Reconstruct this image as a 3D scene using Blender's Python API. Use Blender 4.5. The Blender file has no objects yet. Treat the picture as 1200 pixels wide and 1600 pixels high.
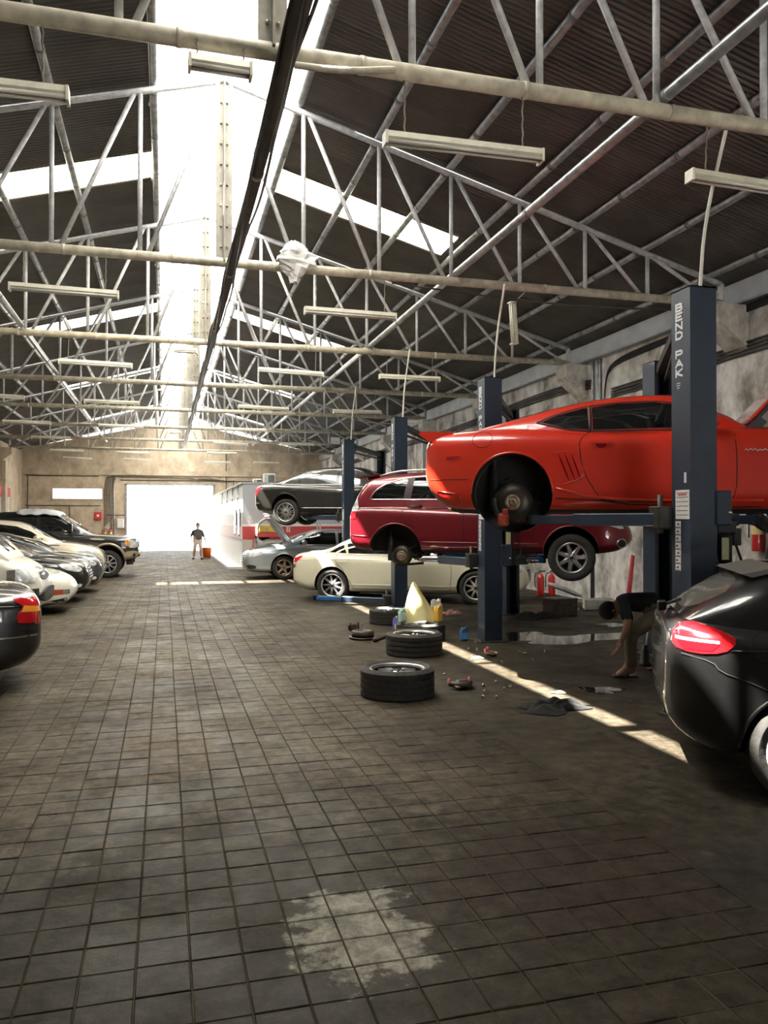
import bpy, bmesh, math, random
from mathutils import Vector, Matrix
random.seed(7)
PI = math.pi
sc = bpy.context.scene
COL = sc.collection

# ------------------------------------------------------------------ camera, sky, sun, exposure
FPX = 1256.0                      # focal length in pixels of the 1200 x 1600 frame
YAW = math.atan(343 / FPX); PITCH = math.atan(12 / FPX)
cd = bpy.data.cameras.new('camera'); cam = bpy.data.objects.new('camera', cd); COL.objects.link(cam)
cd.sensor_fit = 'VERTICAL'; cd.sensor_height = 36; cd.lens = 36 * FPX / 1600
cd.clip_start = .05; cd.clip_end = 400
cam.location = (0, 0, 1.7); cam.rotation_euler = (PI / 2 + PITCH, 0, -YAW)
sc.camera = cam

w = bpy.data.worlds.new('sky'); sc.world = w; w.use_nodes = True
wb = w.node_tree.nodes['Background']
wb.inputs[0].default_value = (.86, .93, 1, 1); wb.inputs[1].default_value = 5.5

SUNX, SUNY = .5, .015             # sun ray drift per metre of fall
sd = bpy.data.lights.new('sun', 'SUN'); sun = bpy.data.objects.new('sun', sd); COL.objects.link(sun)
sd.energy = 108; sd.angle = .0093; sd.color = (1, .96, .88)
sun.rotation_euler = Vector((SUNX, SUNY, -1)).to_track_quat('-Z', 'Y').to_euler()
sun.location = (-20, 0, 40)

sc.view_settings.view_transform = 'Standard'; sc.view_settings.look = 'None'
sc.view_settings.gamma = 1; sc.view_settings.use_curve_mapping = False
sc.view_settings.exposure = -0.27
sc.cycles.max_bounces = 10; sc.cycles.diffuse_bounces = 5; sc.cycles.glossy_bounces = 5
sc.cycles.transparent_max_bounces = 12

# ------------------------------------------------------------------ materials
MATS = {}
def nd(nt, t, **k):
    n = nt.nodes.new(t)
    for a, b in k.items(): setattr(n, a, b)
    return n
def M(name, col, rough=.5, metal=0., coat=0., var=.1, scale=6., spec=.5, bump=0., rvar=.0, alpha=None):
    if name in MATS: return MATS[name]
    m = bpy.data.materials.new(name); m.use_nodes = True; nt = m.node_tree
    b = nt.nodes['Principled BSDF']
    tc = nd(nt, 'ShaderNodeTexCoord'); nz = nd(nt, 'ShaderNodeTexNoise')
    nz.inputs['Scale'].default_value = scale; nz.inputs['Detail'].default_value = 5
    nt.links.new(tc.outputs['Object'], nz.inputs['Vector'])
    r = nd(nt, 'ShaderNodeValToRGB')
    r.color_ramp.elements[0].position = .3; r.color_ramp.elements[1].position = .72
    r.color_ramp.elements[0].color = tuple(max(0, c * (1 - var)) for c in col) + (1,)
    r.color_ramp.elements[1].color = tuple(min(1, c * (1 + var)) for c in col) + (1,)
    nt.links.new(nz.outputs['Fac'], r.inputs['Fac']); nt.links.new(r.outputs['Color'], b.inputs['Base Color'])
    b.inputs['Roughness'].default_value = rough; b.inputs['Metallic'].default_value = metal
    b.inputs['Coat Weight'].default_value = coat; b.inputs['Coat Roughness'].default_value = .03
    b.inputs['Specular IOR Level'].default_value = spec
    if rvar:
        mr = nd(nt, 'ShaderNodeMapRange'); mr.inputs['To Min'].default_value = max(0, rough - rvar); mr.inputs['To Max'].default_value = min(1, rough + rvar)
        nt.links.new(nz.outputs['Fac'], mr.inputs['Value']); nt.links.new(mr.outputs['Result'], b.inputs['Roughness'])
    if bump:
        bp = nd(nt, 'ShaderNodeBump'); bp.inputs['Strength'].default_value = bump; bp.inputs['Distance'].default_value = .02
        nt.links.new(nz.outputs['Fac'], bp.inputs['Height']); nt.links.new(bp.outputs['Normal'], b.inputs['Normal'])
    MATS[name] = m
    return m
def translucent(name, col, clear=0.):
    m = bpy.data.materials.new(name); m.use_nodes = True; nt = m.node_tree
    for n in list(nt.nodes): nt.nodes.remove(n)
    out = nd(nt, 'ShaderNodeOutputMaterial'); tr = nd(nt, 'ShaderNodeBsdfTranslucent'); df = nd(nt, 'ShaderNodeBsdfDiffuse')
    tc = nd(nt, 'ShaderNodeTexCoord'); nz = nd(nt, 'ShaderNodeTexNoise'); nz.inputs['Scale'].default_value = 3
    nt.links.new(tc.outputs['Object'], nz.inputs['Vector'])
    r = nd(nt, 'ShaderNodeValToRGB')
    r.color_ramp.elements[0].color = tuple(c * .85 for c in col) + (1,); r.color_ramp.elements[1].color = tuple(col) + (1,)
    nt.links.new(nz.outputs['Fac'], r.inputs['Fac'])
    nt.links.new(r.outputs['Color'], tr.inputs['Color']); df.inputs['Color'].default_value = tuple(c * .3 for c in col) + (1,)
    mx = nd(nt, 'ShaderNodeMixShader'); mx.inputs[0].default_value = .25
    nt.links.new(tr.outputs[0], mx.inputs[1]); nt.links.new(df.outputs[0], mx.inputs[2]); last = mx
    if clear:
        tp = nd(nt, 'ShaderNodeBsdfTransparent'); m2 = nd(nt, 'ShaderNodeMixShader'); m2.inputs[0].default_value = clear
        nt.links.new(mx.outputs[0], m2.inputs[1]); nt.links.new(tp.outputs[0], m2.inputs[2]); last = m2
    nt.links.new(last.outputs[0], out.inputs['Surface'])
    return m

def floor_material():
    m = bpy.data.materials.new('dirty_pavers'); m.use_nodes = True; nt = m.node_tree; L = nt.links.new
    b = nt.nodes['Principled BSDF']; g = nd(nt, 'ShaderNodeNewGeometry')
    def math_(op, a, bb=None):
        n = nd(nt, 'ShaderNodeMath', operation=op)
        for i, v in enumerate((a, bb)):
            if v is None: continue
            if isinstance(v, (int, float)): n.inputs[i].default_value = v
            else: L(v, n.inputs[i])
        return n.outputs[0]
    def noise(scale, detail=6, rough=.6, vec=None, dist=0):
        n = nd(nt, 'ShaderNodeTexNoise'); n.inputs['Scale'].default_value = scale; n.inputs['Detail'].default_value = detail
        n.inputs['Roughness'].default_value = rough; n.inputs['Distortion'].default_value = dist
        L(vec or g.outputs['Position'], n.inputs['Vector']); return n.outputs['Fac']
    def ramp(f, p0, c0, p1, c1):
        r = nd(nt, 'ShaderNodeValToRGB'); r.color_ramp.elements[0].position = p0; r.color_ramp.elements[1].position = p1
        r.color_ramp.elements[0].color = tuple(c0) + (1,); r.color_ramp.elements[1].color = tuple(c1) + (1,); L(f, r.inputs['Fac']); return r.outputs['Color']
    def mix(f, a, c, bt='MIX'):
        n = nd(nt, 'ShaderNodeMix', data_type='RGBA', blend_type=bt)
        for i, v in ((0, f), (6, a), (7, c)):
            if isinstance(v, (int, float)): n.inputs[i].default_value = v
            elif isinstance(v, tuple): n.inputs[i].default_value = v + (1,)
            else: L(v, n.inputs[i])
        return n.outputs[2]
    def blob(x, y, rx, ry, warp=.5):
        sx = nd(nt, 'ShaderNodeSeparateXYZ'); L(g.outputs['Position'], sx.inputs[0])
        dx = math_('DIVIDE', math_('SUBTRACT', sx.outputs[0], x), rx); dy = math_('DIVIDE', math_('SUBTRACT', sx.outputs[1], y), ry)
        d = math_('SQRT', math_('ADD', math_('MULTIPLY', dx, dx), math_('MULTIPLY', dy, dy)))
        d = math_('ADD', d, math_('MULTIPLY', math_('SUBTRACT', noise(5.5, 8, .65), .5), warp * 4))
        r = nd(nt, 'ShaderNodeMapRange'); r.inputs['From Min'].default_value = 1.1; r.inputs['From Max'].default_value = .85; L(d, r.inputs['Value'])
        return r.outputs['Result']
    # one tone per paver
    sn = nd(nt, 'ShaderNodeVectorMath', operation='SNAP'); sn.inputs[1].default_value = (.2, .2, 10); L(g.outputs['Position'], sn.inputs[0])
    wn = nd(nt, 'ShaderNodeTexWhiteNoise', noise_dimensions='3D'); L(sn.outputs[0], wn.inputs['Vector'])
    tone = ramp(wn.outputs['Value'], 0, (.082, .066, .041), 1, (.108, .088, .058))
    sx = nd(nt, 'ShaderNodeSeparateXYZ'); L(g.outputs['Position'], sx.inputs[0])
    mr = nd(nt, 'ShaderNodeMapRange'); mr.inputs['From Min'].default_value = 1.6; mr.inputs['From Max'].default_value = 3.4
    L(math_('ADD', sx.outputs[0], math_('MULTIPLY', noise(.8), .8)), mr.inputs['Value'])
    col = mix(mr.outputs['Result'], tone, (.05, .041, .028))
    # worn, greasy patches
    col = mix(math_('MULTIPLY', ramp(noise(.55, 9, .62, dist=.6), .42, (0, 0, 0), .66, (1, 1, 1)), .8), col, (.022, .017, .0105))
    col = mix(math_('MULTIPLY', ramp(noise(2.6, 9, .68, dist=.4), .52, (0, 0, 0), .72, (1, 1, 1)), .7), col, (.02, .0155, .0095))
    col = mix(math_('MULTIPLY', ramp(noise(7, 8, .7), .6, (0, 0, 0), .78, (1, 1, 1)), .3), col, (.17, .15, .12))
    col = mix(math_('MULTIPLY', blob(.6, 1.6, 5., 3.0, .3), .78), col, (.023, .0185, .011))
    col = mix(math_('MULTIPLY', blob(1.95, 3.5, .75, .55), .7), col, (.032, .02, .014))
    col = mix(math_('MULTIPLY', blob(2.75, 3.2, .3, .35), .75), col, (.018, .016, .012))
    col = mix(math_('MULTIPLY', blob(.0, 2.9, .7, .5), .6), col, (.03, .025, .018))
    col = mix(math_('MULTIPLY', blob(.78, 3.25, .26, .36, .7), .8), col, (.27, .25, .20))
    col = mix(math_('MULTIPLY', blob(.05, 6.3, .35, .8), .35), col, (.13, .085, .035))
    col = mix(1.0, col, ramp(noise(9, 12, .72, dist=.3), .38, (.45, .45, .45), .62, (1.35, 1.35, 1.35)), 'MULTIPLY')
    col = mix(1.0, col, ramp(noise(60, 3), .3, (.82, .82, .82), .7, (1.12, 1.12, 1.12)), 'MULTIPLY')
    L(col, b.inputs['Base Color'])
    rr = nd(nt, 'ShaderNodeMapRange'); rr.inputs['From Min'].default_value = .3; rr.inputs['From Max'].default_value = .7
    rr.inputs['To Min'].default_value = .4; rr.inputs['To Max'].default_value = .74
    b.inputs['Specular IOR Level'].default_value = .12
    L(noise(1.7, 7), rr.inputs['Value']); L(rr.outputs['Result'], b.inputs['Roughness'])
    bp = nd(nt, 'ShaderNodeBump'); bp.inputs['Strength'].default_value = .35; bp.inputs['Distance'].default_value = .01
    L(noise(22, 8, .7), bp.inputs['Height']); L(bp.outputs['Normal'], b.inputs['Normal'])
    return m
def wall_material(name, light, mid, dark, scale=1.):
    m = bpy.data.materials.new(name); m.use_nodes = True; nt = m.node_tree; L = nt.links.new
    b = nt.nodes['Principled BSDF']; g = nd(nt, 'ShaderNodeNewGeometry')
    def noise(s, d, vec=None):
        n = nd(nt, 'ShaderNodeTexNoise'); n.inputs['Scale'].default_value = s * scale; n.inputs['Detail'].default_value = d; n.inputs['Roughness'].default_value = .65
        L(vec or g.outputs['Position'], n.inputs['Vector']); return n.outputs['Fac']
    mp = nd(nt, 'ShaderNodeMapping'); mp.inputs['Scale'].default_value = (1, 1, .7); L(g.outputs['Position'], mp.inputs['Vector'])
    r = nd(nt, 'ShaderNodeValToRGB'); e = r.color_ramp.elements; e[0].position = .36; e[1].position = .6
    e[0].color = tuple(dark) + (1,); e[1].color = tuple(light) + (1,); k = e.new(.48); k.color = tuple(mid) + (1,)
    L(noise(1.6, 12, mp.outputs[0]), r.inputs['Fac'])
    r2 = nd(nt, 'ShaderNodeValToRGB'); e = r2.color_ramp.elements; e[0].position = .3; e[1].position = .62; e[0].color = (.55, .5, .45, 1); e[1].color = (1, 1, 1, 1)
    L(noise(3.5, 9, mp.outputs[0]), r2.inputs['Fac'])
    mx = nd(nt, 'ShaderNodeMix', data_type='RGBA', blend_type='MULTIPLY'); mx.inputs[0].default_value = .7
    L(r.outputs['Color'], mx.inputs[6]); L(r2.outputs['Color'], mx.inputs[7]); L(mx.outputs[2], b.inputs['Base Color'])
    b.inputs['Roughness'].default_value = .9
    bp = nd(nt, 'ShaderNodeBump'); bp.inputs['Strength'].default_value = .4; bp.inputs['Distance'].default_value = .02
    L(noise(6, 8), bp.inputs['Height']); L(bp.outputs['Normal'], b.inputs['Normal'])
    return m

# ------------------------------------------------------------------ mesh helpers
class MB:
    """collects shapes and links them as one mesh object"""
    def __init__(s): s.v = []; s.f = []; s.m = []; s.sm = []
    def add(s, vs, fs, mi=0, smooth=False):
        o = len(s.v); s.v += [tuple(p) for p in vs]
        for f in fs: s.f.append(tuple(i + o for i in f)); s.m.append(mi); s.sm.append(smooth)
        return s
    def box(s, c, d, rz=0, mi=0, bev=0, mat=None):
        hx, hy, hz = d[0] / 2, d[1] / 2, d[2] / 2
        if bev:
            b = min(bev, hx * .9, hy * .9, hz * .9)
            vs = []
            for sx in (-1, 1):
                for sy in (-1, 1):
                    for sz in (-1, 1):
                        vs += [(sx * (hx - b), sy * (hy - b), sz * hz), (sx * (hx - b), sy * hy, sz * (hz - b)), (sx * hx, sy * (hy - b), sz * (hz - b))]
            I = lambda x, y, z, k: ((x * 2 + y) * 2 + z) * 3 + k
            fs = []
            for z in (0, 1): fs.append([I(0, 0, z, 0), I(1, 0, z, 0), I(1, 1, z, 0), I(0, 1, z, 0)])
            for y in (0, 1): fs.append([I(0, y, 0, 1), I(1, y, 0, 1), I(1, y, 1, 1), I(0, y, 1, 1)])
            for x in (0, 1): fs.append([I(x, 0, 0, 2), I(x, 1, 0, 2), I(x, 1, 1, 2), I(x, 0, 1, 2)])
            for y in (0, 1):
                for z in (0, 1): fs.append([I(0, y, z, 0), I(1, y, z, 0), I(1, y, z, 1), I(0, y, z, 1)])
            for x in (0, 1):
                for z in (0, 1): fs.append([I(x, 0, z, 0), I(x, 1, z, 0), I(x, 1, z, 2), I(x, 0, z, 2)])
            for x in (0, 1):
                for y in (0, 1): fs.append([I(x, y, 0, 1), I(x, y, 1, 1), I(x, y, 1, 2), I(x, y, 0, 2)])
            for x in (0, 1):
                for y in (0, 1):
                    for z in (0, 1): fs.append([I(x, y, z, 0), I(x, y, z, 1), I(x, y, z, 2)])
        else:
            vs = [(sx * hx, sy * hy, sz * hz) for sx in (-1, 1) for sy in (-1, 1) for sz in (-1, 1)]
            fs = [(0, 1, 3, 2), (4, 6, 7, 5), (0, 4, 5, 1), (2, 3, 7, 6), (0, 2, 6, 4), (1, 5, 7, 3)]
        R = Matrix.Translation(c) @ (mat if mat else Matrix.Rotation(rz, 4, 'Z'))
        return s.add([R @ Vector(p) for p in vs], fs, mi)
    def beam(s, a, b, wd, ht, mi=0, bev=0, upv=(0, 0, 1)):
        a, b = Vector(a), Vector(b); d = b - a; x = d.normalized(); y = Vector(upv).cross(x)
        if y.length < 1e-4: y = Vector((0, 1, 0)).cross(x)
        y.normalize(); z = x.cross(y)
        R = Matrix((x, y, z)).transposed().to_4x4()
        return s.box((a + b) / 2, (d.length, wd, ht), mat=R, mi=mi, bev=bev)
    def tube(s, pts, r, n=8, mi=0, cap=True, closed=False):
        pts = [Vector(p) for p in pts]; k = len(pts); rs = r if isinstance(r, (list, tuple)) else [r] * k
        prev = None; rings = []
        for i, p in enumerate(pts):
            a = pts[i - 1] if (i > 0 or closed) else p; b = pts[(i + 1) % k] if (i < k - 1 or closed) else p
            t = (b - a).normalized()
            if prev is None:
                u = t.orthogonal().normalized()
            else:
                u = (prev - t * prev.dot(t)); u = u.normalized() if u.length > 1e-6 else t.orthogonal().normalized()
            prev = u; v = t.cross(u)
            rings.append([p + (u * math.cos(2 * PI * j / n) + v * math.sin(2 * PI * j / n)) * rs[i] for j in range(n)])
        vs = [q for g in rings for q in g]; fs = []
        for i in range(k if closed else k - 1):
            i2 = (i + 1) % k
            for j in range(n): fs.append((i * n + j, i * n + (j + 1) % n, i2 * n + (j + 1) % n, i2 * n + j))
        s.add(vs, fs, mi, True)
        if cap and not closed:
            o = len(s.v) - len(vs)
            s.f.append(tuple(o + j for j in reversed(range(n)))); s.m.append(mi); s.sm.append(False)
            s.f.append(tuple(o + (k - 1) * n + j for j in range(n))); s.m.append(mi); s.sm.append(False)
        return s
    def lathe(s, prof, n=32, axis='Z', c=(0, 0, 0), mi=0, smooth=True, R=None):
        """prof: list of (radius, height)"""
        vs = []; fs = []; k = len(prof)
        for j in range(n):
            a = 2 * PI * j / n
            for (r, h) in prof:
                p = Vector((r * math.cos(a), r * math.sin(a), h))
                if axis == 'Y': p = Vector((p.x, p.z, p.y))
                if axis == 'X': p = Vector((p.z, p.x, p.y))
                if R: p = R @ p
                vs.append(p + Vector(c))
        for j in range(n):
            j2 = (j + 1) % n
            for i in range(k - 1): fs.append((j * k + i, j2 * k + i, j2 * k + i + 1, j * k + i + 1))
        return s.add(vs, fs, mi, smooth)
    def ball(s, c, r, n=12, mi=0, R=None):
        rx, ry, rz = r if isinstance(r, (tuple, list)) else (r, r, r)
        vs = []; fs = []; m_ = n // 2
        for i in range(m_ + 1):
            t = PI * i / m_
            for j in range(n):
                a = 2 * PI * j / n; p = Vector((rx * math.sin(t) * math.cos(a), ry * math.sin(t) * math.sin(a), rz * math.cos(t)))
                if R: p = R @ p
                vs.append(p + Vector(c))
        for i in range(m_):
            for j in range(n): fs.append((i * n + j, i * n + (j + 1) % n, (i + 1) * n + (j + 1) % n, (i + 1) * n + j))
        return s.add(vs, fs, mi, True)
    def prism(s, poly, a, b, plane='XZ', mi=0):
        """extrude a 2D polygon between two values of the third axis"""
        def P(u, v, t): return {'XZ': (u, t, v), 'YZ': (t, u, v), 'XY': (u, v, t)}[plane]
        k = len(poly); vs = [P(u, v, a) for u, v in poly] + [P(u, v, b) for u, v in poly]
        fs = [tuple(range(k)), tuple(reversed(range(k, 2 * k)))] + [(i, i + k, (i + 1) % k + k, (i + 1) % k) for i in range(k)]
        return s.add(vs, fs, mi)
    def mesh(s, name, mats):
        me = bpy.data.meshes.new(name); me.from_pydata(s.v, [], s.f)
        for m in (mats if isinstance(mats, (list, tuple)) else [mats]): me.materials.append(m)
        me.polygons.foreach_set('material_index', s.m); me.polygons.foreach_set('use_smooth', s.sm)
        bm = bmesh.new(); bm.from_mesh(me); bmesh.ops.recalc_face_normals(bm, faces=bm.faces); bm.to_mesh(me); bm.free()
        me.update(); return me
    def build(s, name, mats, parent=None, loc=None, **k): return link(name, s.mesh(name, mats), parent, loc, **k)
def link(name, me, parent=None, loc=None, rot=None, label=None, cat=None, group=None, kind=None):
    o = bpy.data.objects.new(name, me); COL.objects.link(o)
    if parent is not None: o.parent = parent
    if loc is not None: o.location = loc
    if rot is not None: o.rotation_euler = rot
    tag(o, label, cat, group, kind); return o
def tag(o, label=None, cat=None, group=None, kind=None):
    for k, v in (('label', label), ('category', cat), ('group', group), ('kind', kind)):
        if v: o[k] = v
    return o
def empty(name, loc=(0, 0, 0), rz=0, label=None, cat=None, group=None, kind=None):
    o = bpy.data.objects.new(name, None); COL.objects.link(o); o.location = loc; o.rotation_euler = (0, 0, rz); o.empty_display_size = .1
    return tag(o, label, cat, group, kind)
def kids(o): return [c for c in bpy.data.objects if c.parent == o]
def copy_tree(o, parent=None, _kids=None):
    if _kids is None:
        _kids = {}
        for c in bpy.data.objects:
            if c.parent: _kids.setdefault(c.parent.name, []).append(c)
    c = o.copy(); COL.objects.link(c); c.parent = parent
    for ch in _kids.get(o.name, []): copy_tree(ch, c, _kids)
    return c
def smooth_by_angle(me, ang=40):
    me.polygons.foreach_set('use_smooth', [True] * len(me.polygons))
    me.set_sharp_from_angle(angle=math.radians(ang))
def chaikin(pts, it=2, closed=True):
    for _ in range(it):
        q = []; k = len(pts)
        for i in range(k if closed else k - 1):
            a, b = pts[i], pts[(i + 1) % k]
            q += [tuple(x * .75 + y * .25 for x, y in zip(a, b)), tuple(x * .25 + y * .75 for x, y in zip(a, b))]
        if not closed: q = [pts[0]] + q + [pts[-1]]
        pts = q
    return pts
def pchip(pts):
    xs = [p[0] for p in pts]; ys = [p[1] for p in pts]; n = len(xs)
    h = [xs[i + 1] - xs[i] for i in range(n - 1)]; dl = [(ys[i + 1] - ys[i]) / h[i] for i in range(n - 1)]
    d = [0.] * n; d[0], d[-1] = dl[0], dl[-1]
    for i in range(1, n - 1):
        if dl[i - 1] * dl[i] > 0:
            w1 = 2 * h[i] + h[i - 1]; w2 = h[i] + 2 * h[i - 1]; d[i] = (w1 + w2) / (w1 / dl[i - 1] + w2 / dl[i])
    def f(x):
        if x <= xs[0]: return ys[0]
        if x >= xs[-1]: return ys[-1]
        lo, hi = 0, n - 1
        while hi - lo > 1:
            md = (lo + hi) // 2
            if xs[md] <= x: lo = md
            else: hi = md
        t = (x - xs[lo]) / h[lo]; t2 = t * t; t3 = t2 * t
        return (2 * t3 - 3 * t2 + 1) * ys[lo] + (t3 - 2 * t2 + t) * h[lo] * d[lo] + (-2 * t3 + 3 * t2) * ys[lo + 1] + (t3 - t2) * h[lo] * d[lo + 1]
    return f
def text_mesh(name, body, size, mat, bold=.0, line=1.0, extrude=.001):
    cu = bpy.data.curves.new(name, 'FONT'); cu.body = body; cu.size = size; cu.align_x = 'CENTER'; cu.align_y = 'CENTER'
    cu.offset = bold; cu.extrude = extrude; cu.space_line = line; cu.resolution_u = 3
    o = bpy.data.objects.new(name, cu); COL.objects.link(o)
    dg = bpy.context.evaluated_depsgraph_get(); me = bpy.data.meshes.new_from_object(o.evaluated_get(dg)); me.name = name
    bpy.data.objects.remove(o); bpy.data.curves.remove(cu); me.materials.clear(); me.materials.append(mat); return me

# ------------------------------------------------------------------ the hall (X across, Y along the aisle, metres)
RX = .74                          # ridge
XL, XR = -7.2, 8.65               # inner wall faces
YB, YF = 45.5, -8.0              # far and near end
SLOPE = .275; ZROOF = 7.61        # underside of the sheets at the ridge
EDGE_L, EDGE_R = -.17, 1.76       # ridge opening
TRUSS_Y = [.85 + 4.9 * k for k in range(0, 9)]
TS = 1.05; NODES = [0] + [TS * k for k in range(1, 7)] + [7.6]
CH_Z, AP_Z = 5.06, 7.45
def chord_z(u): return AP_Z - SLOPE * abs(u)
def roof_z(x): return ZROOF - SLOPE * abs(x - RX)
def ordinal(k): return ['first', 'second', 'third', 'fourth', 'fifth', 'sixth', 'seventh', 'eighth', 'ninth', 'tenth'][k]

m_floor = floor_material()
m_joint = M('joint_dirt', (.058, .047, .03), .95, var=.7, scale=2.2, spec=.1)
m_wall = wall_material('stained_plaster', (.86, .85, .83), (.56, .54, .51), (.22, .205, .185))
m_back = wall_material('beige_plaster', (.56, .47, .36), (.5, .42, .32), (.4, .33, .25), .8)
m_roof = M('dark_roof_sheet', (.095, .088, .08), .6, metal=0, var=.35, scale=1.2)
m_sky1 = translucent('fibreglass_sheet', (1, .93, .78)); m_cap = translucent('lantern_sheet', (1, .99, .96)); m_clear = translucent('clear_sheet', (1, .95, .82), .8)
m_pipe = M('grey_painted_pipe', (.45, .455, .46), .45, var=.25, scale=14)
m_pipe2 = M('dusty_beige_pipe', (.47, .43, .34), .55, var=.3, scale=10)
m_galv = M('galvanised_pipe', (.36, .37, .38), .35, metal=.6, var=.3, scale=9)
m_black = M('black_plastic', (.012, .012, .013), .45, var=.3)
m_darkpipe = M('dark_cable_pipe', (.06, .052, .04), .6, var=.3)
m_ring = M('coupling_ring', (.18, .18, .18), .5)
m_white = M('white_paint', (.72, .72, .7), .5, var=.08)
m_fascia = M('pale_steel_fascia', (.5, .53, .56), .5, var=.15, scale=3)
m_conc = wall_material('corbel_concrete', (.66, .64, .6), (.52, .5, .46), (.34, .32, .28), 2.)

# floor: slab, pavers; the lift bays on the right are bare screed
floor = empty('floor', kind='structure')
fl2 = MB(); fl2.box(((XL + 2.52) / 2, (YF + YB) / 2, -.1698), (2.52 - XL, YB - YF, .33))
fl2.build('joint_bed', m_joint, floor)
fl3 = MB(); fl3.box(((XR + 2.497) / 2, (YF + YB) / 2, -.161), (XR - 2.497, YB - YF, .32))
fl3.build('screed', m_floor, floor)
PW, PD, GAP, BEV = .2, .2, .005, .0035
def paver_geo(cx, cy, dz, tx, ty, w_=PW, d_=PD):
    hx, hy = w_ / 2 - GAP / 2, d_ / 2 - GAP / 2; vs = []
    for (ix, z) in ((0, -.04), (0, -BEV), (BEV, 0)):
        for sx, sy in ((-1, -1), (1, -1), (1, 1), (-1, 1)):
            x, y = sx * (hx - ix), sy * (hy - ix); vs.append((cx + x, cy + y, z + dz + x * tx + y * ty))
    fs = [(8, 9, 10, 11)]
    for a in (0, 4):
        for j in range(4): fs.append((a + j, a + (j + 1) % 4, a + 4 + (j + 1) % 4, a + 4 + j))
    return vs, fs
paver_me = []
for k in range(5):
    b = MB(); b.add(*paver_geo(0, 0, 0, random.uniform(-.006, .006), random.uniform(-.01, .01))); paver_me.append(b.mesh('paver', m_floor))
cells = []
for ix in range(int((2.5 - XL) / PW)):
    for iy in range(int((YB - YF) / PD)):
        cells.append((2.5 - PW * (ix + .5), YF + PD * (iy + .5)))
cy_, sy_ = math.cos(YAW), math.sin(YAW)
def seen(x, y):
    z = x * sy_ + y * cy_
    if z < 1.5: return None
    px = 600 + FPX * (x * cy_ - y * sy_) / z; py = 812 + FPX * 1.7 / z
    return z if -60 < px < 1260 and py < 1660 else None
near = sorted((seen(*c), c) for c in cells if seen(*c))[:296]
nset = set(c for _, c in near)
for _, c in near:
    link('paver', random.choice(paver_me), floor, (c[0], c[1], random.uniform(-.003, .0015)), (0, 0, random.uniform(-.012, .012)))
b = MB()
for c in cells:
    if c not in nset and c[1] > -1: b.add(*paver_geo(c[0], c[1], random.uniform(-.003, .0015), random.uniform(-.006, .006), random.uniform(-.008, .008)))
b.build('paver_field', m_floor, floor, kind='stuff')

# walls
wr = empty('wall_right', kind='structure')
b = MB(); b.box((XR + .15, (YF + YB) / 2, 2.65), (.3, YB - YF, 5.3)); b.build('plaster', m_wall, wr)
b = MB(); b.box((XR - .04, (YF + YB) / 2, 5.22), (.08, YB - YF, .34)); b.build('fascia', m_fascia, wr)
b = MB(); b.box((XR - .07, (YF + YB) / 2, 5.035), (.14, YB - YF, .03)); b.build('ledge', m_galv, wr)
wl = empty('wall_left', kind='structure')
b = MB(); b.box((XL - .15, (YF + YB) / 2, 2.65), (.3, YB - YF, 5.3)); b.build('plaster', m_back, wl)
cor = MB(); cor.prism([(XR + .05, 5.0), (XR - .48, 5.0), (XR - .48, 4.72), (XR + .05, 4.28)], -.24, .24)
cor_me = cor.mesh('corbel', m_conc)
cor2 = MB(); cor2.prism([(XL - .05, 5.0), (XL + .48, 5.0), (XL + .48, 4.72), (XL - .05, 4.28)], -.24, .24)
cor2_me = cor2.mesh('corbel', m_back)
pil = MB(); pil.box((XL + .1, 0, 2.2), (.24, .5, 4.4)); pil_me = pil.mesh('pilaster', m_back)
for y in TRUSS_Y:
    link('corbel', cor_me, wr, (0, y, 0)); link('corbel', cor2_me, wl, (0, y, 0)); link('pilaster', pil_me, wl, (0, y, 0))
# far end wall: door opening, strip window, open gable gap under the roof
DX0, DX1, DZ = -2.0, 2.62, 3.62
WX0, WX1, WZ0, WZ1 = -5.72, -3.2, 2.78, 3.38
wbk = empty('wall_back', kind='structure')
b = MB()
def slab(x0, x1, z0, z1): b.box(((x0 + x1) / 2, YB + .15, (z0 + z1) / 2), (x1 - x0, .3, z1 - z0))
slab(XL - .3, WX0, 0, 4.6); slab(WX0, WX1, 0, WZ0); slab(WX0, WX1, WZ1, 4.6); slab(WX1, DX0, 0, 4.6); slab(DX0, DX1, DZ, 4.6); slab(DX1, XR + .3, 0, 4.6)
b.prism([(XL - .3, 4.6), (XR + .3, 4.6), (XR + .3, 5.38), (RX, 7.12), (XL - .3, 5.38)], YB, YB + .3)
b.build('plaster', m_back, wbk)
b = MB(); b.box(((XL + XR) / 2, YB - .04, 4.25), (XR - XL, .1, .3)); b.build('ring_beam', m_back, wbk)
b = MB()
for x in (-2.75, -2.62): b.tube([(x, YB - .03, 0), (x, YB - .03, 4.1)], .035, 8)
b.build('conduit', m_galv, wbk)
for k in range(6):
    b = MB(); x = -3.1 + k * .09
    b.tube(chaikin([(x, YB - .05, 1.3 + .1 * k), (x, YB - .05, 3.9), (x + .3, YB - .08, 4.05 + .03 * k), (2.6 + .2 * k, YB - .08, 3.95 - .03 * k)], 2, False), .018, 6)
    b.build('wall_cable', m_darkpipe, wbk)
for z, x0, x1 in ((2.45, -7.0, -3.3), (4.02, -7.0, -3.4), (3.84, -2.3, 6.5), (1.95, -3.0, -2.0)):
    b = MB(); b.tube([(x0, YB - .03, z), (x1, YB - .03, z)], .02, 6); b.build('wall_cable', m_darkpipe, wbk)
for x, z0, z1 in ((-6.9, .2, 4.0), (3.3, 3.0, 5.6), (-4.85, 1.6, 2.45), (3.7, 2.8, 3.9)):
    b = MB(); b.tube([(x, YB - .03, z0), (x, YB - .03, z1)], .022, 6); b.build('wall_cable', m_darkpipe, wbk)
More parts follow.
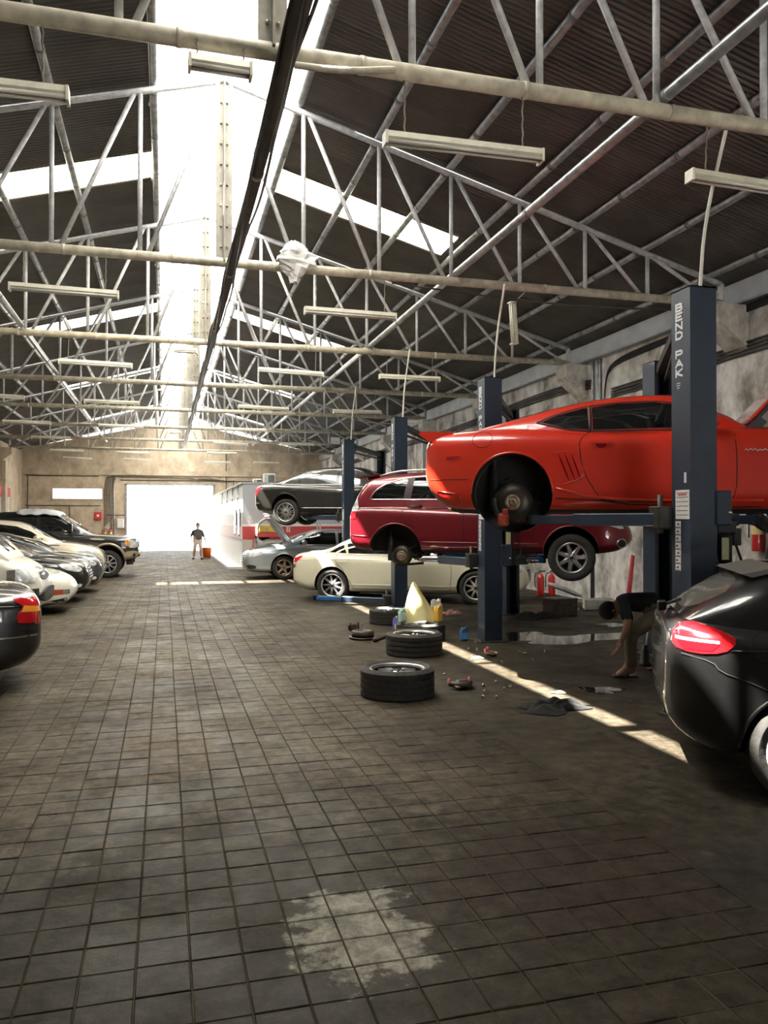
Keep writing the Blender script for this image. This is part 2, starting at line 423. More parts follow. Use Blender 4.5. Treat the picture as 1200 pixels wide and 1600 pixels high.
win = empty('window_1', ((WX0 + WX1) / 2, YB, WZ0), kind='structure')
b = MB()
for sx in (-1, 1): b.box((sx * (WX1 - WX0) / 2, .02, .3), (.06, .12, .66))
for z in (0, .6): b.box((0, .02, z), (WX1 - WX0, .12, .06))
b.build('window_frame', m_back, win)
b = MB(); b.box((0, .15, .3), (WX1 - WX0, .01, .6)); b.build('pane', translucent('window_pane', (1, 1, .97)), win)
dr = empty('door_1', ((DX0 + DX1) / 2, YB, 0), kind='structure')
b = MB()
for sx in (-1, 1): b.box((sx * (DX1 - DX0) / 2, -.01, DZ / 2), (.1, .1, DZ))
b.box((0, -.01, DZ), (DX1 - DX0 + .1, .1, .1)); b.build('door_frame', m_galv, dr)
# near end wall behind the viewer; unseen doorway shaped to light the first truss
wf = empty('wall_front', kind='structure')
b = MB()
def slab(x0, x1, z0, z1): b.box(((x0 + x1) / 2, YF - .15, (z0 + z1) / 2), (x1 - x0, .3, z1 - z0))
slab(XL - .3, 3.3, 0, 5.4); slab(3.3, 8.1, 4.0, 5.4); slab(8.1, XR + .3, 0, 5.4)
b.prism([(XL - .3, 5.4), (XR + .3, 5.4), (RX, 7.8)], YF - .3, YF)
b.build('plaster', wall_material('dark_unseen_plaster', (.14, .13, .12), (.1, .095, .085), (.05, .045, .04)), wf)  # unseen wall kept dark so the glossy car sides reflect black
# the yard outside
yard = empty('yard', (0, YB, 0), kind='structure')
b = MB(); b.box((0, 26, -.2), (90, 51.4, .36)); b.build('ground', M('pale_yard_concrete', (.62, .6, .56), .85, var=.1, scale=.6), yard)
bounce_yard = empty('bounce_ground', (0, YF, 0), kind='structure')  # unseen ground added outside the near doorway to bounce sunlight in
b = MB(); b.box((0, -25.8, -.2), (90, 51, .36)); b.build('ground', M('pale_yard_concrete', (.62, .6, .56)), bounce_yard)
b = MB(); b.box((0, 46, 2.2), (90, .3, 4.8)); b.build('yard_wall', M('white_yard_wall', (.8, .79, .76), .9, var=.05), yard)

# roof sheets, corrugated down the slope
ceil = empty('ceiling', kind='structure')
SW, NW = .988, 13                 # sheet width, waves in a sheet
def corr(xa, za, xb, zb, amp=.015, ny=6, width=SW * 14 / 13, nw=NW + 1):
    k = nw * ny; vs = []; fs = []
    for i in range(k + 1):
        y = -width / 2 + width * i / k; dz = amp * math.sin(2 * PI * i / ny)
        vs += [(xa, y, za + dz), (xb, y, zb + dz)]
    for i in range(k): fs.append((2 * i, 2 * i + 1, 2 * i + 3, 2 * i + 2))
    return vs, fs
def sheet_mesh(xa, xb, mat, dz=0):
    b = MB(); vs, fs = corr(xa, roof_z(xa) + dz, xb, roof_z(xb) + dz); b.add(vs, fs, 0, True); return b.mesh('roof_sheet', mat)
OUT_L, OUT_R = XL - .6, XR + .6
MIDR, MIDL = 5.1, -3.75
s_ru, s_rl = sheet_mesh(EDGE_R, MIDR, m_roof), sheet_mesh(MIDR - .3, OUT_R, m_roof, -.003)
s_lu, s_ll = sheet_mesh(EDGE_L, MIDL, m_roof), sheet_mesh(MIDL + .3, OUT_L, m_roof, -.003)
k_r, k_l, k_c = sheet_mesh(EDGE_R, MIDR, m_sky1), sheet_mesh(EDGE_L, MIDL, m_sky1), sheet_mesh(EDGE_L, MIDL, m_clear)
NS = int((YB + .6 - YF) / SW) + 1
SKY = (12.85, 21.75, 31.3, 40.6)
for i in range(NS):
    y = YF + SW * (i + .5); lit = [k for k, s in enumerate(SKY) if abs(y - s) <= SW / 2]
    jit = random.uniform(-.006, .006)
    if lit:
        link('skylight_panel', k_r, ceil, (0, y, jit)); link('skylight_panel', k_c if lit[0] == 1 else k_l, ceil, (0, y, jit))
    else:
        link('roof_sheet', s_ru, ceil, (0, y, jit)); link('roof_sheet', s_lu, ceil, (0, y, jit))
    link('roof_sheet', s_rl, ceil, (0, y, jit)); link('roof_sheet', s_ll, ceil, (0, y, jit))
# ridge lantern: raised translucent sheets, open along the left side
CAPZ = 7.86
b = MB(); vs, fs = corr(EDGE_L - .0, CAPZ, RX + .16, CAPZ + .26); b.add(vs, fs, 0, True); cap_l = b.mesh('lantern_sheet', m_cap)
b = MB(); vs, fs = corr(RX - .06, CAPZ + .24, EDGE_R + .1, CAPZ); b.add(vs, fs, 0, True); cap_r = b.mesh('lantern_sheet', m_cap)
b = MB(); vs, fs = corr(EDGE_R + .06, CAPZ, EDGE_R + .061, roof_z(EDGE_R)); b.add(vs, fs, 0, True); cap_s = b.mesh('lantern_side', m_cap)
b = MB(); vs, fs = corr(EDGE_L - .1, roof_z(EDGE_L) + .03, RX, ZROOF + .03); b.add(vs, fs, 0, True); vs, fs = corr(RX, ZROOF + .03, EDGE_R + .1, roof_z(EDGE_R) + .03); b.add(vs, fs, 0, True); shade_ridge_cap = b.mesh('shade_ridge_cap', m_roof)
LANT = 3.9                        # lantern starts here; unseen closed ridge nearer is added to darken the foreground
for i in range(NS):
    y = YF + SW * (i + .5)
    if y < LANT: link('shade_ridge_cap', shade_ridge_cap, ceil, (0, y, 0)); continue
    link('lantern_sheet', cap_l, ceil, (0, y, 0)); link('lantern_sheet', cap_r, ceil, (0, y, 0)); link('lantern_side', cap_s, ceil, (0, y, 0))
b = MB(); b.box((EDGE_L - .03, 0, (roof_z(EDGE_L) + CAPZ) / 2), (.05, .09, CAPZ - roof_z(EDGE_L) + .1)); lp = b.mesh('lantern_post', m_galv)
y = LANT + .1
while y < YB: link('lantern_post', lp, ceil, (0, y, 0)); y += 2.45 + random.uniform(-.3, .3)

# purlins: couplings every 1.25 m
def pipe_y(r, y0, y1, step, mats, name, ring=1.16, off=0.):
    b = MB(); b.tube([(0, y0, 0), (0, y1, 0)], r, 12); y = y0 + off
    while y < y1: b.tube([(0, y - .035, 0), (0, y + .035, 0)], r * ring, 12, 1); y += step
    return b.mesh(name, mats)
pur = pipe_y(.052, YF, YB + .4, 1.26, [m_galv, m_ring], 'purlin', 1.12)
for side, sn in ((1, 'right'), (-1, 'left')):
    for k in range(1, 8):
        u = NODES[k] if k < 7 else 7.45
        if k == 1: u = (EDGE_R - RX - .02) if side > 0 else (RX - EDGE_L - .02)
        link('purlin', pur, None, (RX + side * u, 0, chord_z(u) + .1), label=f'long grey pipe purlin under the {sn} roof slope, {ordinal(k - 1)} from the ridge', cat='purlin', group='roof purlins')

# trusses
def member(name, a, c, r, mat, parent, n=10):
    b = MB(); b.tube([a, c], r, n); return b.build(name, mat, parent)
tr0 = empty('roof_truss')
b = MB(); b.tube([(RX - 7.6, 0, CH_Z), (RX + 7.6, 0, CH_Z)], .062, 14)
for k in range(12): x = RX - 7.2 + 1.31 * k; b.tube([(x - .02, 0, CH_Z), (x + .02, 0, CH_Z)], .066, 14)
b.build('bottom_chord', m_pipe2, tr0)
for s in (-1, 1):
    member('top_chord', (RX, 0, AP_Z), (RX + s * 7.6, 0, chord_z(7.6)), .045, m_pipe, tr0, 12)
    for k in range(1, 8):
        u, p = NODES[k], NODES[k - 1]
        member('vertical_strut', (RX + s * u, 0, CH_Z), (RX + s * u, 0, chord_z(u)), .03 if k < 7 else .05, m_pipe, tr0, 8)
        member('diagonal_strut', (RX + s * (u - .09), 0, CH_Z), (RX + s * (p + .07), 0, chord_z(p) - .03), .03, m_pipe, tr0, 8)
b = MB()
b.box((RX - .055, 0, (CH_Z + AP_Z - .1) / 2), (.1, .012, AP_Z - CH_Z - .1)); b.box((RX + .055, 0, (CH_Z + AP_Z - .1) / 2), (.1, .012, AP_Z - CH_Z - .1))
b.box((RX, -.05, (CH_Z + AP_Z) / 2), (.02, .1, AP_Z - CH_Z))
b.prism([(RX - .105, AP_Z - .15), (RX + .105, AP_Z - .15), (RX + .02, AP_Z + .02), (RX - .02, AP_Z + .02)], -.008, .008)
for k in range(8):
    z = CH_Z + .2 + k * .27
    for sx in (-.04, .04): b.lathe([(0, -.018), (.016, -.018), (.016, 0)], 6, 'Y', (RX + sx, -.006, z))
b.build('king_post', M('silhouette_king_post', (.24, .22, .18), .5, var=.25, scale=8), tr0)  # king post coloured dark to read as a silhouette against the lantern
trusses = [tr0]
for k in range(1, len(TRUSS_Y)): trusses.append(copy_tree(tr0))
for k, (t, y) in enumerate(zip(trusses, TRUSS_Y)):
    t.location = (0, y, 0)
    tag(t, ('pale grey tubular roof truss directly above the viewer' if k == 0 else f'pale grey tubular roof truss, {ordinal(k - 1)} in view counting away from the viewer'), 'truss', 'roof trusses')
# runners along the hall on the bottom chords
for x, dzz, r, mm, nm in ((RX - 3 * TS - .06, .11, .045, [m_galv, m_ring], 'galvanised longitudinal brace pipe above the parked cars on the left'),
                          (RX + 3 * TS + .06, .11, .05, [m_galv, m_ring], 'galvanised longitudinal brace pipe over the middle of the lift bays')):
    link('brace_pipe', pipe_y(r, YF, 37.5, 2.6, mm, 'brace_pipe', 1.08, .7), None, (x, 0, CH_Z + dzz), label=nm, cat='pipe')
cr = empty('cable_run', (RX + .08, 0, CH_Z - .14), label='dark centre pipe with cables strapped to it along the ridge line', cat='cable run')
link('carrier_pipe', pipe_y(.06, YF, 36.5, 3.1, [m_darkpipe, m_ring], 'carrier_pipe', 1.05), cr)
for k in range(3):
    b = MB(); pts = []; y = YF
    while y < 36: pts.append((.075 * math.cos(k * 2.1 + y * .5), y, .08 * math.sin(k * 2.1 + y * .5) - (.07 * abs(math.sin(y * 1.28 + k)))) ); y += .35
    b.tube(pts, .014, 5); b.build('cable', m_black, cr)

# ------------------------------------------------------------------ vehicles: x forward, y left, z up, origin on the ground between the axles
m_tyre = M('tyre_rubber', (.028, .025, .022), .8, var=.4, scale=20, bump=.2)
m_under = M('underbody', (.013, .013, .013), .85, var=.4)
m_glass = M('tinted_glass', (.008, .009, .01), .04, coat=.6, var=.2, spec=.8)
m_glass2 = M('painted_reflection_glass', (.10, .10, .095), .05, coat=1, var=.2, spec=.8)  # pale base colour stands in for reflections and see-through light
m_rim = M('silver_alloy', (.62, .62, .62), .28, metal=.85, var=.1)
m_rim2 = M('bronze_alloy', (.5, .4, .33), .3, metal=.8, var=.1)
m_rimw = M('white_silver_alloy', (.74, .75, .76), .3, metal=.4, var=.05)
m_disc = M('rusty_brake_iron', (.05, .043, .035), .45, metal=.7, var=.3, scale=12)
m_hub = M('worn_hub_steel', (.32, .24, .18), .45, metal=.7, var=.4, scale=16)
m_gap = M('panel_gap', (.004, .004, .004), .9)
m_chrome = M('chrome', (.75, .75, .75), .12, metal=1, var=.05)
m_redlens = M('red_lens', (.5, .008, .012), .12, coat=1, var=.25, scale=9)
m_dred_lens_shade = M('dark_red_lens_and_shade', (.25, .004, .008), .12, coat=1, var=.2)  # also the painted shade of the coupe's recess, slots and bumper crease
m_amber = M('amber_lens', (.8, .3, .02), .15, coat=1)
m_clearlens = M('clear_lamp', (.62, .64, .64), .1, coat=1, var=.35, scale=14)
m_dimlens = M('smoked_lamp', (.16, .16, .15), .1, coat=1, var=.4, scale=14)
m_trim = M('dark_trim', (.02, .02, .022), .5, var=.2)
m_hose = M('black_rubber_hose', (.015, .014, .013), .6)

class Shape:
    def __init__(s, top, bot, plan, roof=None, belt=None, gw=None, nt=5., nb=5., mid=.5, tum=.16, gm=5.):
        s.top, s.bot, s.plan = pchip(top), pchip(bot), pchip(plan)
        s.xr, s.xf = top[0][0], top[-1][0]; s.nt, s.nb, s.mid, s.tum, s.gm = nt, nb, mid, tum, gm
        s.stations = sorted(set([round(p[0], 4) for l in (top, bot, plan) for p in l]))
        s.roof = None
        if roof: s.roof, s.belt, s.gw = pchip(roof), pchip(belt), pchip(gw); s.g0, s.g1 = roof[0][0], roof[-1][0]
    def zc(s, x): b, t = s.bot(x), s.top(x); return b + s.mid * (t - b)
    def by(s, x, z):
        if x < s.xr or x > s.xf: return 0.
        zc = s.zc(x); t, n = ((z - zc) / max(1e-5, s.top(x) - zc), s.nt) if z >= zc else ((zc - z) / max(1e-5, zc - s.bot(x)), s.nb)
        return s.plan(x) * (1 - t ** n) ** (1 / n) if t < 1 else 0.
    def gy(s, x, z):
        if not s.roof or x < s.g0 or x > s.g1: return 0.
        b, r = s.belt(x), s.roof(x)
        if r - b < .01: return 0.
        v = (z - b) / (r - b)
        if v <= 0: return s.gw(x) if v > -.3 else 0.
        if v >= 1: return 0.
        return s.gw(x) * (1 - s.tum * (z - b) / .4) * (1 - v ** s.gm) ** (1 / s.gm)
    def sy(s, x, z): return max(s.by(x, z), s.gy(x, z))
    def tz(s, x, y):
        y = abs(y); z0 = 0.
        if s.plan(x) > y: zc = s.zc(x); z0 = zc + (s.top(x) - zc) * (1 - (y / s.plan(x)) ** s.nt) ** (1 / s.nt)
        if s.roof and s.g0 < x < s.g1:
            lo, hi = s.belt(x), s.roof(x)
            if s.gy(x, lo + 1e-4) > y:
                for _ in range(22):
                    md = (lo + hi) / 2
                    if s.gy(x, md) > y: lo = md
                    else: hi = md
                z0 = max(z0, lo)
        return z0
    def ex(s, y, z, sg):
        y = abs(y); a = s.xf if sg > 0 else s.xr; lim = a - sg * 2.2; n = 90; prev = a
        for i in range(n + 1):
            x = a + (lim - a) * i / n
            if s.sy(x, z) > y:
                lo, hi = x, prev
                for _ in range(16):
                    md = (lo + hi) / 2
                    if s.sy(md, z) > y: lo = md
                    else: hi = md
                return lo
            prev = x
        return a - sg * .3
def seg(a, b, n): return [a + (b - a) * i / n for i in range(n + 1)]
def body_mesh(S, arches, paint, wells=True, arch_r=.4):
    xs = []
    st = S.stations
    for a, b in zip(st[:-1], st[1:]):
        n = max(1, int(math.ceil((b - a) / .07))); xs += [a + (b - a) * i / n for i in range(n)]
    xs.append(st[-1])
    K = 15; ring = []
    for x in xs:
        p, t, bo = S.plan(x), S.top(x), S.bot(x); zc = S.zc(x); r = []
        for k in range(2 * K + 1):
            f = -PI / 2 + PI * k / (2 * K); c, s_ = abs(math.cos(f)), abs(math.sin(f)); n = S.nt if f >= 0 else S.nb
            yy = p * c ** (2 / n); zz = zc + ((t - zc) if f >= 0 else (bo - zc)) * s_ ** (2 / n)
            r.append((yy if 0 < k < 2 * K else 0., zz))
        ring.append(r)
    vs = []; R2 = 4 * K
    for x, r in zip(xs, ring):
        vs += [(x, -y, z) for y, z in r] + [(x, y, z) for y, z in reversed(r[1:-1])]
    fs = []
    for i in range(len(xs) - 1):
        for j in range(R2): fs.append((i * R2 + j, i * R2 + (j + 1) % R2, (i + 1) * R2 + (j + 1) % R2, (i + 1) * R2 + j))
    fs.append(tuple(range(R2))); fs.append(tuple((len(xs) - 1) * R2 + j for j in reversed(range(R2))))
    b = MB(); b.add(vs, fs, 0, True); me = b.mesh('body', [paint, m_under])
    if arches:
        c = MB()
        for (ax, az, ar) in arches:
            for s in (-1, 1):
                p = S.plan(ax); c.lathe([(0, p - .34), (ar, p - .34), (ar, p + .25), (0, p + .25)][::s], 40, 'Y', (ax, 0, az)) if s > 0 else c.lathe([(0, -p - .25), (ar, -p - .25), (ar, -p + .34), (0, -p + .34)], 40, 'Y', (ax, 0, az))
        cm = c.mesh('cut', [m_under]); bmm = bmesh.new(); bmm.from_mesh(cm); bmesh.ops.remove_doubles(bmm, verts=bmm.verts, dist=1e-5); bmesh.ops.recalc_face_normals(bmm, faces=bmm.faces); bmm.to_mesh(cm); bmm.free()
        oa = bpy.data.objects.new('a', me); oc = bpy.data.objects.new('c', cm); COL.objects.link(oa); COL.objects.link(oc)
        md = oa.modifiers.new('b', 'BOOLEAN'); md.operation = 'DIFFERENCE'; md.object = oc; md.solver = 'EXACT'
        TOBOOL.append((oa, oc))
        return oa
    return me
TOBOOL = []
def flush_bool(arches, S, oa, oc):
    dg = bpy.context.evaluated_depsgraph_get(); me = bpy.data.meshes.new_from_object(oa.evaluated_get(dg)); me.name = 'body'
    bpy.data.objects.remove(oa); bpy.data.objects.remove(oc)
    for p in me.polygons:
        inside = False
        for (ax, az, ar) in arches:
            if all((me.vertices[v].co.x - ax) ** 2 + (me.vertices[v].co.z - az) ** 2 <= (ar + .004) ** 2 for v in p.vertices) and all(abs(me.vertices[v].co.y) < S.sy(me.vertices[v].co.x, me.vertices[v].co.z) + .02 for v in p.vertices):
                inside = True
        if inside or (p.normal.z < -.93): p.material_index = 1
        else: p.material_index = 0
    smooth_by_angle(me, 38); return me
def cabin_mesh(S, paint):
    n = 60; xs = seg(S.g0, S.g1, n); K = 14; vs = []; fs = []
    for x in xs:
        b, r = S.belt(x), S.roof(x); b = min(b, r - .012); g = S.gw(x); half = []
        for k in range(K + 1):
            f = PI / 2 * k / K; v = math.sin(f) ** (2 / S.gm); yy = g * (1 - S.tum * v * (r - b) / .4) * math.cos(f) ** (2 / S.gm)
            half.append((yy if k < K else 0, b + v * (r - b)))
        vs += [(x, -y, z) for y, z in half] + [(x, y, z) for y, z in reversed(half[:-1])]
    R2 = 2 * K + 1
    for i in range(n):
        for j in range(R2 - 1): fs.append((i * R2 + j, i * R2 + j + 1, (i + 1) * R2 + j + 1, (i + 1) * R2 + j))
    b = MB(); b.add(vs, fs, 0, True); me = b.mesh('cabin', paint); return me
def panel(S, parent, name, outline, mode, mat, off=.004, side=-1, depth=.015, res=.07, rnd=2, label=None, ref=None):
    pts = chaikin(outline, rnd) if rnd else outline
    bm = bmesh.new(); vs = [bm.verts.new((u, v, 0)) for u, v in pts]
    bm.faces.new(vs)
    us = [p[0] for p in pts]; ws = [p[1] for p in pts]
    for ax, lo, hi in ((0, min(us), max(us)), (1, min(ws), max(ws))):
        k = int((hi - lo) / res)
        for i in range(1, k + 1):
            co = [0, 0, 0]; co[ax] = lo + (hi - lo) * i / (k + 1); no = [0, 0, 0]; no[ax] = 1
            bmesh.ops.bisect_plane(bm, geom=bm.verts[:] + bm.edges[:] + bm.faces[:], dist=1e-5, plane_co=co, plane_no=no)
    def mp(u, v, o):
        if mode == 'side': return (u, side * (S.sy(u, v) + o), v)
        if mode == 'top': return (u, v, S.tz(u, v) + o)
        if mode == 'front': return (S.ex(u, v, 1) + o, u, v)
        return (S.ex(u, v, -1) - o, u, v)
    bed = [e for e in bm.edges if e.is_boundary]
    if depth:
        inner = {}
        for e in bed:
            for v in e.verts:
                if v not in inner: inner[v] = bm.verts.new((v.co.x, v.co.y, 1))
        for e in bed: a, c = e.verts; bm.faces.new((a, c, inner[c], inner[a]))
    for v in bm.verts: v.co = mp(v.co.x, v.co.y, off - (depth if v.co.z > .5 else 0))
    bmesh.ops.recalc_face_normals(bm, faces=bm.faces)
    me = bpy.data.meshes.new(name); bm.to_mesh(me); bm.free(); me.materials.append(mat); smooth_by_angle(me, 35)
    return link(name, me, parent, label=label)
def seam(S, parent, pts, side=-1, name='panel_gap', r=.0045, mat=None, off=0., curve=1, mode='side'):
    pts = chaikin(pts, curve, False) if curve else pts; q = []
    for a, c in zip(pts[:-1], pts[1:]):
        k = max(1, int(math.hypot(c[0] - a[0], c[1] - a[1]) / .06))
        q += [(a[0] + (c[0] - a[0]) * i / k, a[1] + (c[1] - a[1]) * i / k) for i in range(k)]
    q.append(pts[-1])
    if mode == 'side': p3 = [(x, side * (S.sy(x, z) + off), z) for x, z in q]
    elif mode == 'top': p3 = [(x, y, S.tz(x, y) + off) for x, y in q]
    else: p3 = [(S.ex(y, z, 1 if mode == 'front' else -1) + (off if mode == 'front' else -off), y, z) for y, z in q]
    b = MB(); b.tube(p3, r, 6); return b.build(name, mat or m_gap, parent)
WCACHE = {}
def tyre_mesh(R, wd, rr, n=48):
    h = wd / 2; p = [(rr, -h * .86), (rr + .012, -h * .95), ((rr + R) / 2, -h * 1.03), (R - .03, -h * .98), (R - .008, -h * .84)]
    for k in range(4):
        y = -h * .8 + k * h * .46; p += [(R, y), (R, y + h * .34), (R - .013, y + h * .35), (R - .013, y + h * .45)]
    p = p[:-2] + [(R - .008, h * .84), (R - .03, h * .98), ((rr + R) / 2, h * 1.03), (rr + .012, h * .95), (rr, h * .86)]
    b = MB(); b.lathe(p + [p[0]], n, 'Y'); me = b.mesh('tyre', m_tyre); smooth_by_angle(me, 35); return me
def rim_mesh(rr, wd, spokes, twin, mat, sw=.05, dish=.02):
    """outer face toward -y"""
    h = wd / 2; b = MB()
    b.lathe([(rr + .002, -h * .88), (rr - .004, -h * .92), (rr - .02, -h * .86), (rr - .024, -h * .7)], 40, 'Y'); b.lathe([(rr - .024, -h * .7), (rr - .026, -h * .5), (rr - .034, h * .85), (rr, h * .87)], 40, 'Y', mi=1)
    yf = -h * .82 + dish
    for k in range(spokes):
        for dt in ((-.16, .16) if twin else (0,)):
            a = 2 * PI * k / spokes + PI / 2
            a0, a1 = a + dt * .45, a + dt * (1.25 if twin else 1)
            d0 = Vector((math.cos(a0), 0, math.sin(a0))); d1 = Vector((math.cos(a1), 0, math.sin(a1)))
            p0, p1 = d0 * rr * .17, d1 * (rr - .014); tv = (p1 - p0).normalized(); nv = Vector((0, 1, 0)).cross(tv)
            w0, w1 = sw * (.55 if twin else 1.0), sw * (.42 if twin else .8)
            q = []
            for P, ww, y0 in ((p0, w0, yf), ((p0 + p1) / 2, (w0 + w1) / 2 * .85, yf - .006), (p1, w1, yf + .012)):
                for sx, yy in ((-1, y0 + .012), (-.6, y0), (.6, y0), (1, y0 + .012), (1, y0 + .05), (-1, y0 + .05)): q.append(P + nv * sx * ww / 2 + Vector((0, yy, 0)))
            fs = []
            for i in (0, 6):
                for j in range(6): fs.append((i + j, i + (j + 1) % 6, i + 6 + (j + 1) % 6, i + 6 + j))
            b.add(q, fs)
    b.lathe([(0, yf - .004), (rr * .10, yf - .006), (rr * .24, yf + .004), (rr * .26, yf + .05)], 24, 'Y')
    me = b.mesh('rim', [mat, m_trim]); return me  # dark trim on the barrel paints the shade behind the spokes
def hub_mesh(rr, wd):
    yf = -wd / 2 * .82 + .02; b = MB()
    b.lathe([(0, yf - .016), (rr * .12, yf - .014), (rr * .13, yf)], 16, 'Y')
    for k in range(5):
        a = 2 * PI * k / 5 + PI / 2; b.lathe([(0, yf - .012), (.011, yf - .012), (.012, yf + .01)], 6, 'Y', (rr * .2 * math.cos(a), 0, rr * .2 * math.sin(a)))
    return b.mesh('wheel_bolts', m_trim)
def wheel(parent, x, y, z, R, wd, rr, spokes, twin, rim_mat, side=-1, sw=.05, steer=0, spin=0, top=None):
    key = (R, wd, rr, spokes, twin, rim_mat.name, sw)
    if key not in WCACHE:
        b = MB(); b.lathe([(0, -.02), (rr * .72, -.02), (rr * .72, .02), (rr * .3, .1), (0, .1)], 28, 'Y')
        WCACHE[key] = (tyre_mesh(R, wd, rr), rim_mesh(rr, wd, spokes, twin, rim_mat, sw), hub_mesh(rr, wd), b.mesh('brake_disc', m_disc))
    T, Rm, H, D = WCACHE[key]
    o = link('wheel' if top is None else top, T, parent, (x, y, z), (0, spin, (0 if side < 0 else PI) + steer))
    link('rim', Rm, o); link('wheel_bolts', H, o)
    if top is None: link('brake_disc', D, o)
    return o
def bare_hub(parent, x, y, z, side, r=.165):
    """brake assembly left behind by a removed wheel; outer face toward side"""
    o = empty('brake_assembly', (x, y, z)); o.parent = parent; s = side
    b = MB(); b.lathe([(.07, 0), (r, 0), (r, .012), (r * .93, .012), (r * .93, .022), (r, .022), (r, .034), (.07, .034), (.07, 0)], 40, 'Y', (0, -.017, 0)); b.build('brake_disc', m_disc, o)
    b = MB(); b.lathe([(0, .03 * s), (.02, .03 * s), (.022, .06 * s), (.03, .06 * s), (.034, .045 * s), (.05, .042 * s), (.055, .05 * s), (.075, .045 * s), (.082, .02 * s), (.082, -.03 * s)], 28, 'Y')
    for k in range(5):
        a = 2 * PI * k / 5 + .4; b.lathe([(0, .085 * s), (.007, .085 * s), (.008, .04 * s)], 8, 'Y', (.057 * math.cos(a), 0, .057 * math.sin(a)))
    b.build('hub', m_hub, o)
    b = MB(); pts = []
    for k in range(9): a = math.radians(165 + k * 9); pts.append((math.cos(a) * (r - .01), 0, math.sin(a) * (r - .01)))
    b.tube(pts, .028, 8); b.build('caliper', m_trim, o)
    b = MB(); b.lathe([(0, -.1), (.05, -.1), (.055, -.04), (.05, .1), (.05, .26), (.03, .27), (.03, .42)], 16, 'Z', (-.2, -.12 * s, .02)); b.build('shock_absorber', m_trim, o)
    b = MB(); b.tube([(.02, -.05 * s, -.03), (.3, -.28 * s, .02)], .022, 8); b.tube([(.05, -.05 * s, .08), (.26, -.3 * s, .2)], .016, 8); b.tube([(-.05, -.06 * s, -.08), (-.1, -.5 * s, -.06)], .028, 8); b.tube([(.1, -.06 * s, 0), (.2, -.1 * s, .17), (.24, -.12 * s, .05)], .009, 6)
    b.tube([(.02, -.04 * s, -.04), (.12, -.1 * s, .03), (.28, -.12 * s, -.02)], .018, 8); b.tube([(0, -.04 * s, -.14), (.3, -.2 * s, -.12)], .02, 8)
    b.build('suspension_arm', m_under, o)
    b = MB(); pts = []
    for k in range(50): a = k * .75; pts.append((-.05 + .055 * math.cos(a), -.2 * s + .055 * math.sin(a), -.02 + k * .0055))
    b.tube(pts, .009, 6); b.build('coil_spring', m_trim, o)
    return o
def arch_lip(S, parent, ax, az, ar, mat, a0=0., a1=180., side=-1, r=.012, name='arch_lip', off=0.):
    pts = []
    for k in range(25):
        a = math.radians(a0 + (a1 - a0) * k / 24); x, z = ax + ar * math.cos(a), az + ar * math.sin(a); pts.append((x, side * (S.sy(x, z) - .004 + off), z))
    b = MB(); b.tube(pts, r, 8); return b.build(name, mat, parent)
def mirror(S, parent, x, z, mat, side=-1, sc_=(.09, .12, .075)):
    y = S.sy(x, z); o = MB(); o.ball((x, side * (y + .14), z + .04), sc_, 14); o.tube([(x + .03, side * (y - .02), z), (x, side * (y + .08), z + .02)], .025, 8)
    return o.build('side_mirror', mat, parent)
def make_car(name, label, cat, loc, heading, S, paint, arches, wheels, wheel_spec, lips=True, group=None):
    c = empty(name, loc, heading, label, cat, group)
    r = body_mesh(S, arches, paint)
    oa, oc = TOBOOL.pop(); me = flush_bool(arches, S, oa, oc)
    link('body', me, c)
    if S.roof: link('cabin', cabin_mesh(S, paint), c)
    if lips:
        for (ax, az, ar) in arches:
            for s in (-1, 1): arch_lip(S, c, ax, az, ar, paint, side=s)
    for (x, z, s, steer) in wheels:
        R, wd, rr, sp, tw, rm, sw = wheel_spec
        y = s * (S.plan(x) - wd / 2 - .012); wheel(c, x, y, z, R, wd, rr, sp, tw, rm, s, sw, steer, random.uniform(0, 1))
    return c
def both(f): f(-1); f(1)
HD = math.atan2(-.483, .876)       # the lift bays stand at an angle
p_red = M('orange_red_paint', (.56, .024, .009), .32, coat=1, var=.04)
p_wine = M('burgundy_paint', (.17, .004, .012), .35, metal=.25, coat=1, var=.08)
p_black = M('black_paint', (.006, .006, .006), .3, coat=1, var=.1)
p_dust = M('dusty_black_paint', (.011, .0095, .008), .36, coat=.6, var=.3, scale=3)
p_cream = M('cream_white_paint', (.76, .72, .55), .35, coat=1, var=.03)
p_silver = M('blue_silver_paint', (.36, .40, .43), .35, metal=.4, coat=1, var=.05)
p_white = M('off_white_van_paint', (.76, .74, .64), .4, coat=.6, var=.04)
p_pearl = M('pearl_beige_paint', (.74, .66, .5), .35, metal=.15, coat=1, var=.05)
p_tan = M('tan_lower_paint', (.42, .34, .23), .4, metal=.3, coat=.6, var=.06)
p_grey = M('dark_grey_paint', (.07, .075, .08), .35, metal=.4, coat=1, var=.08)

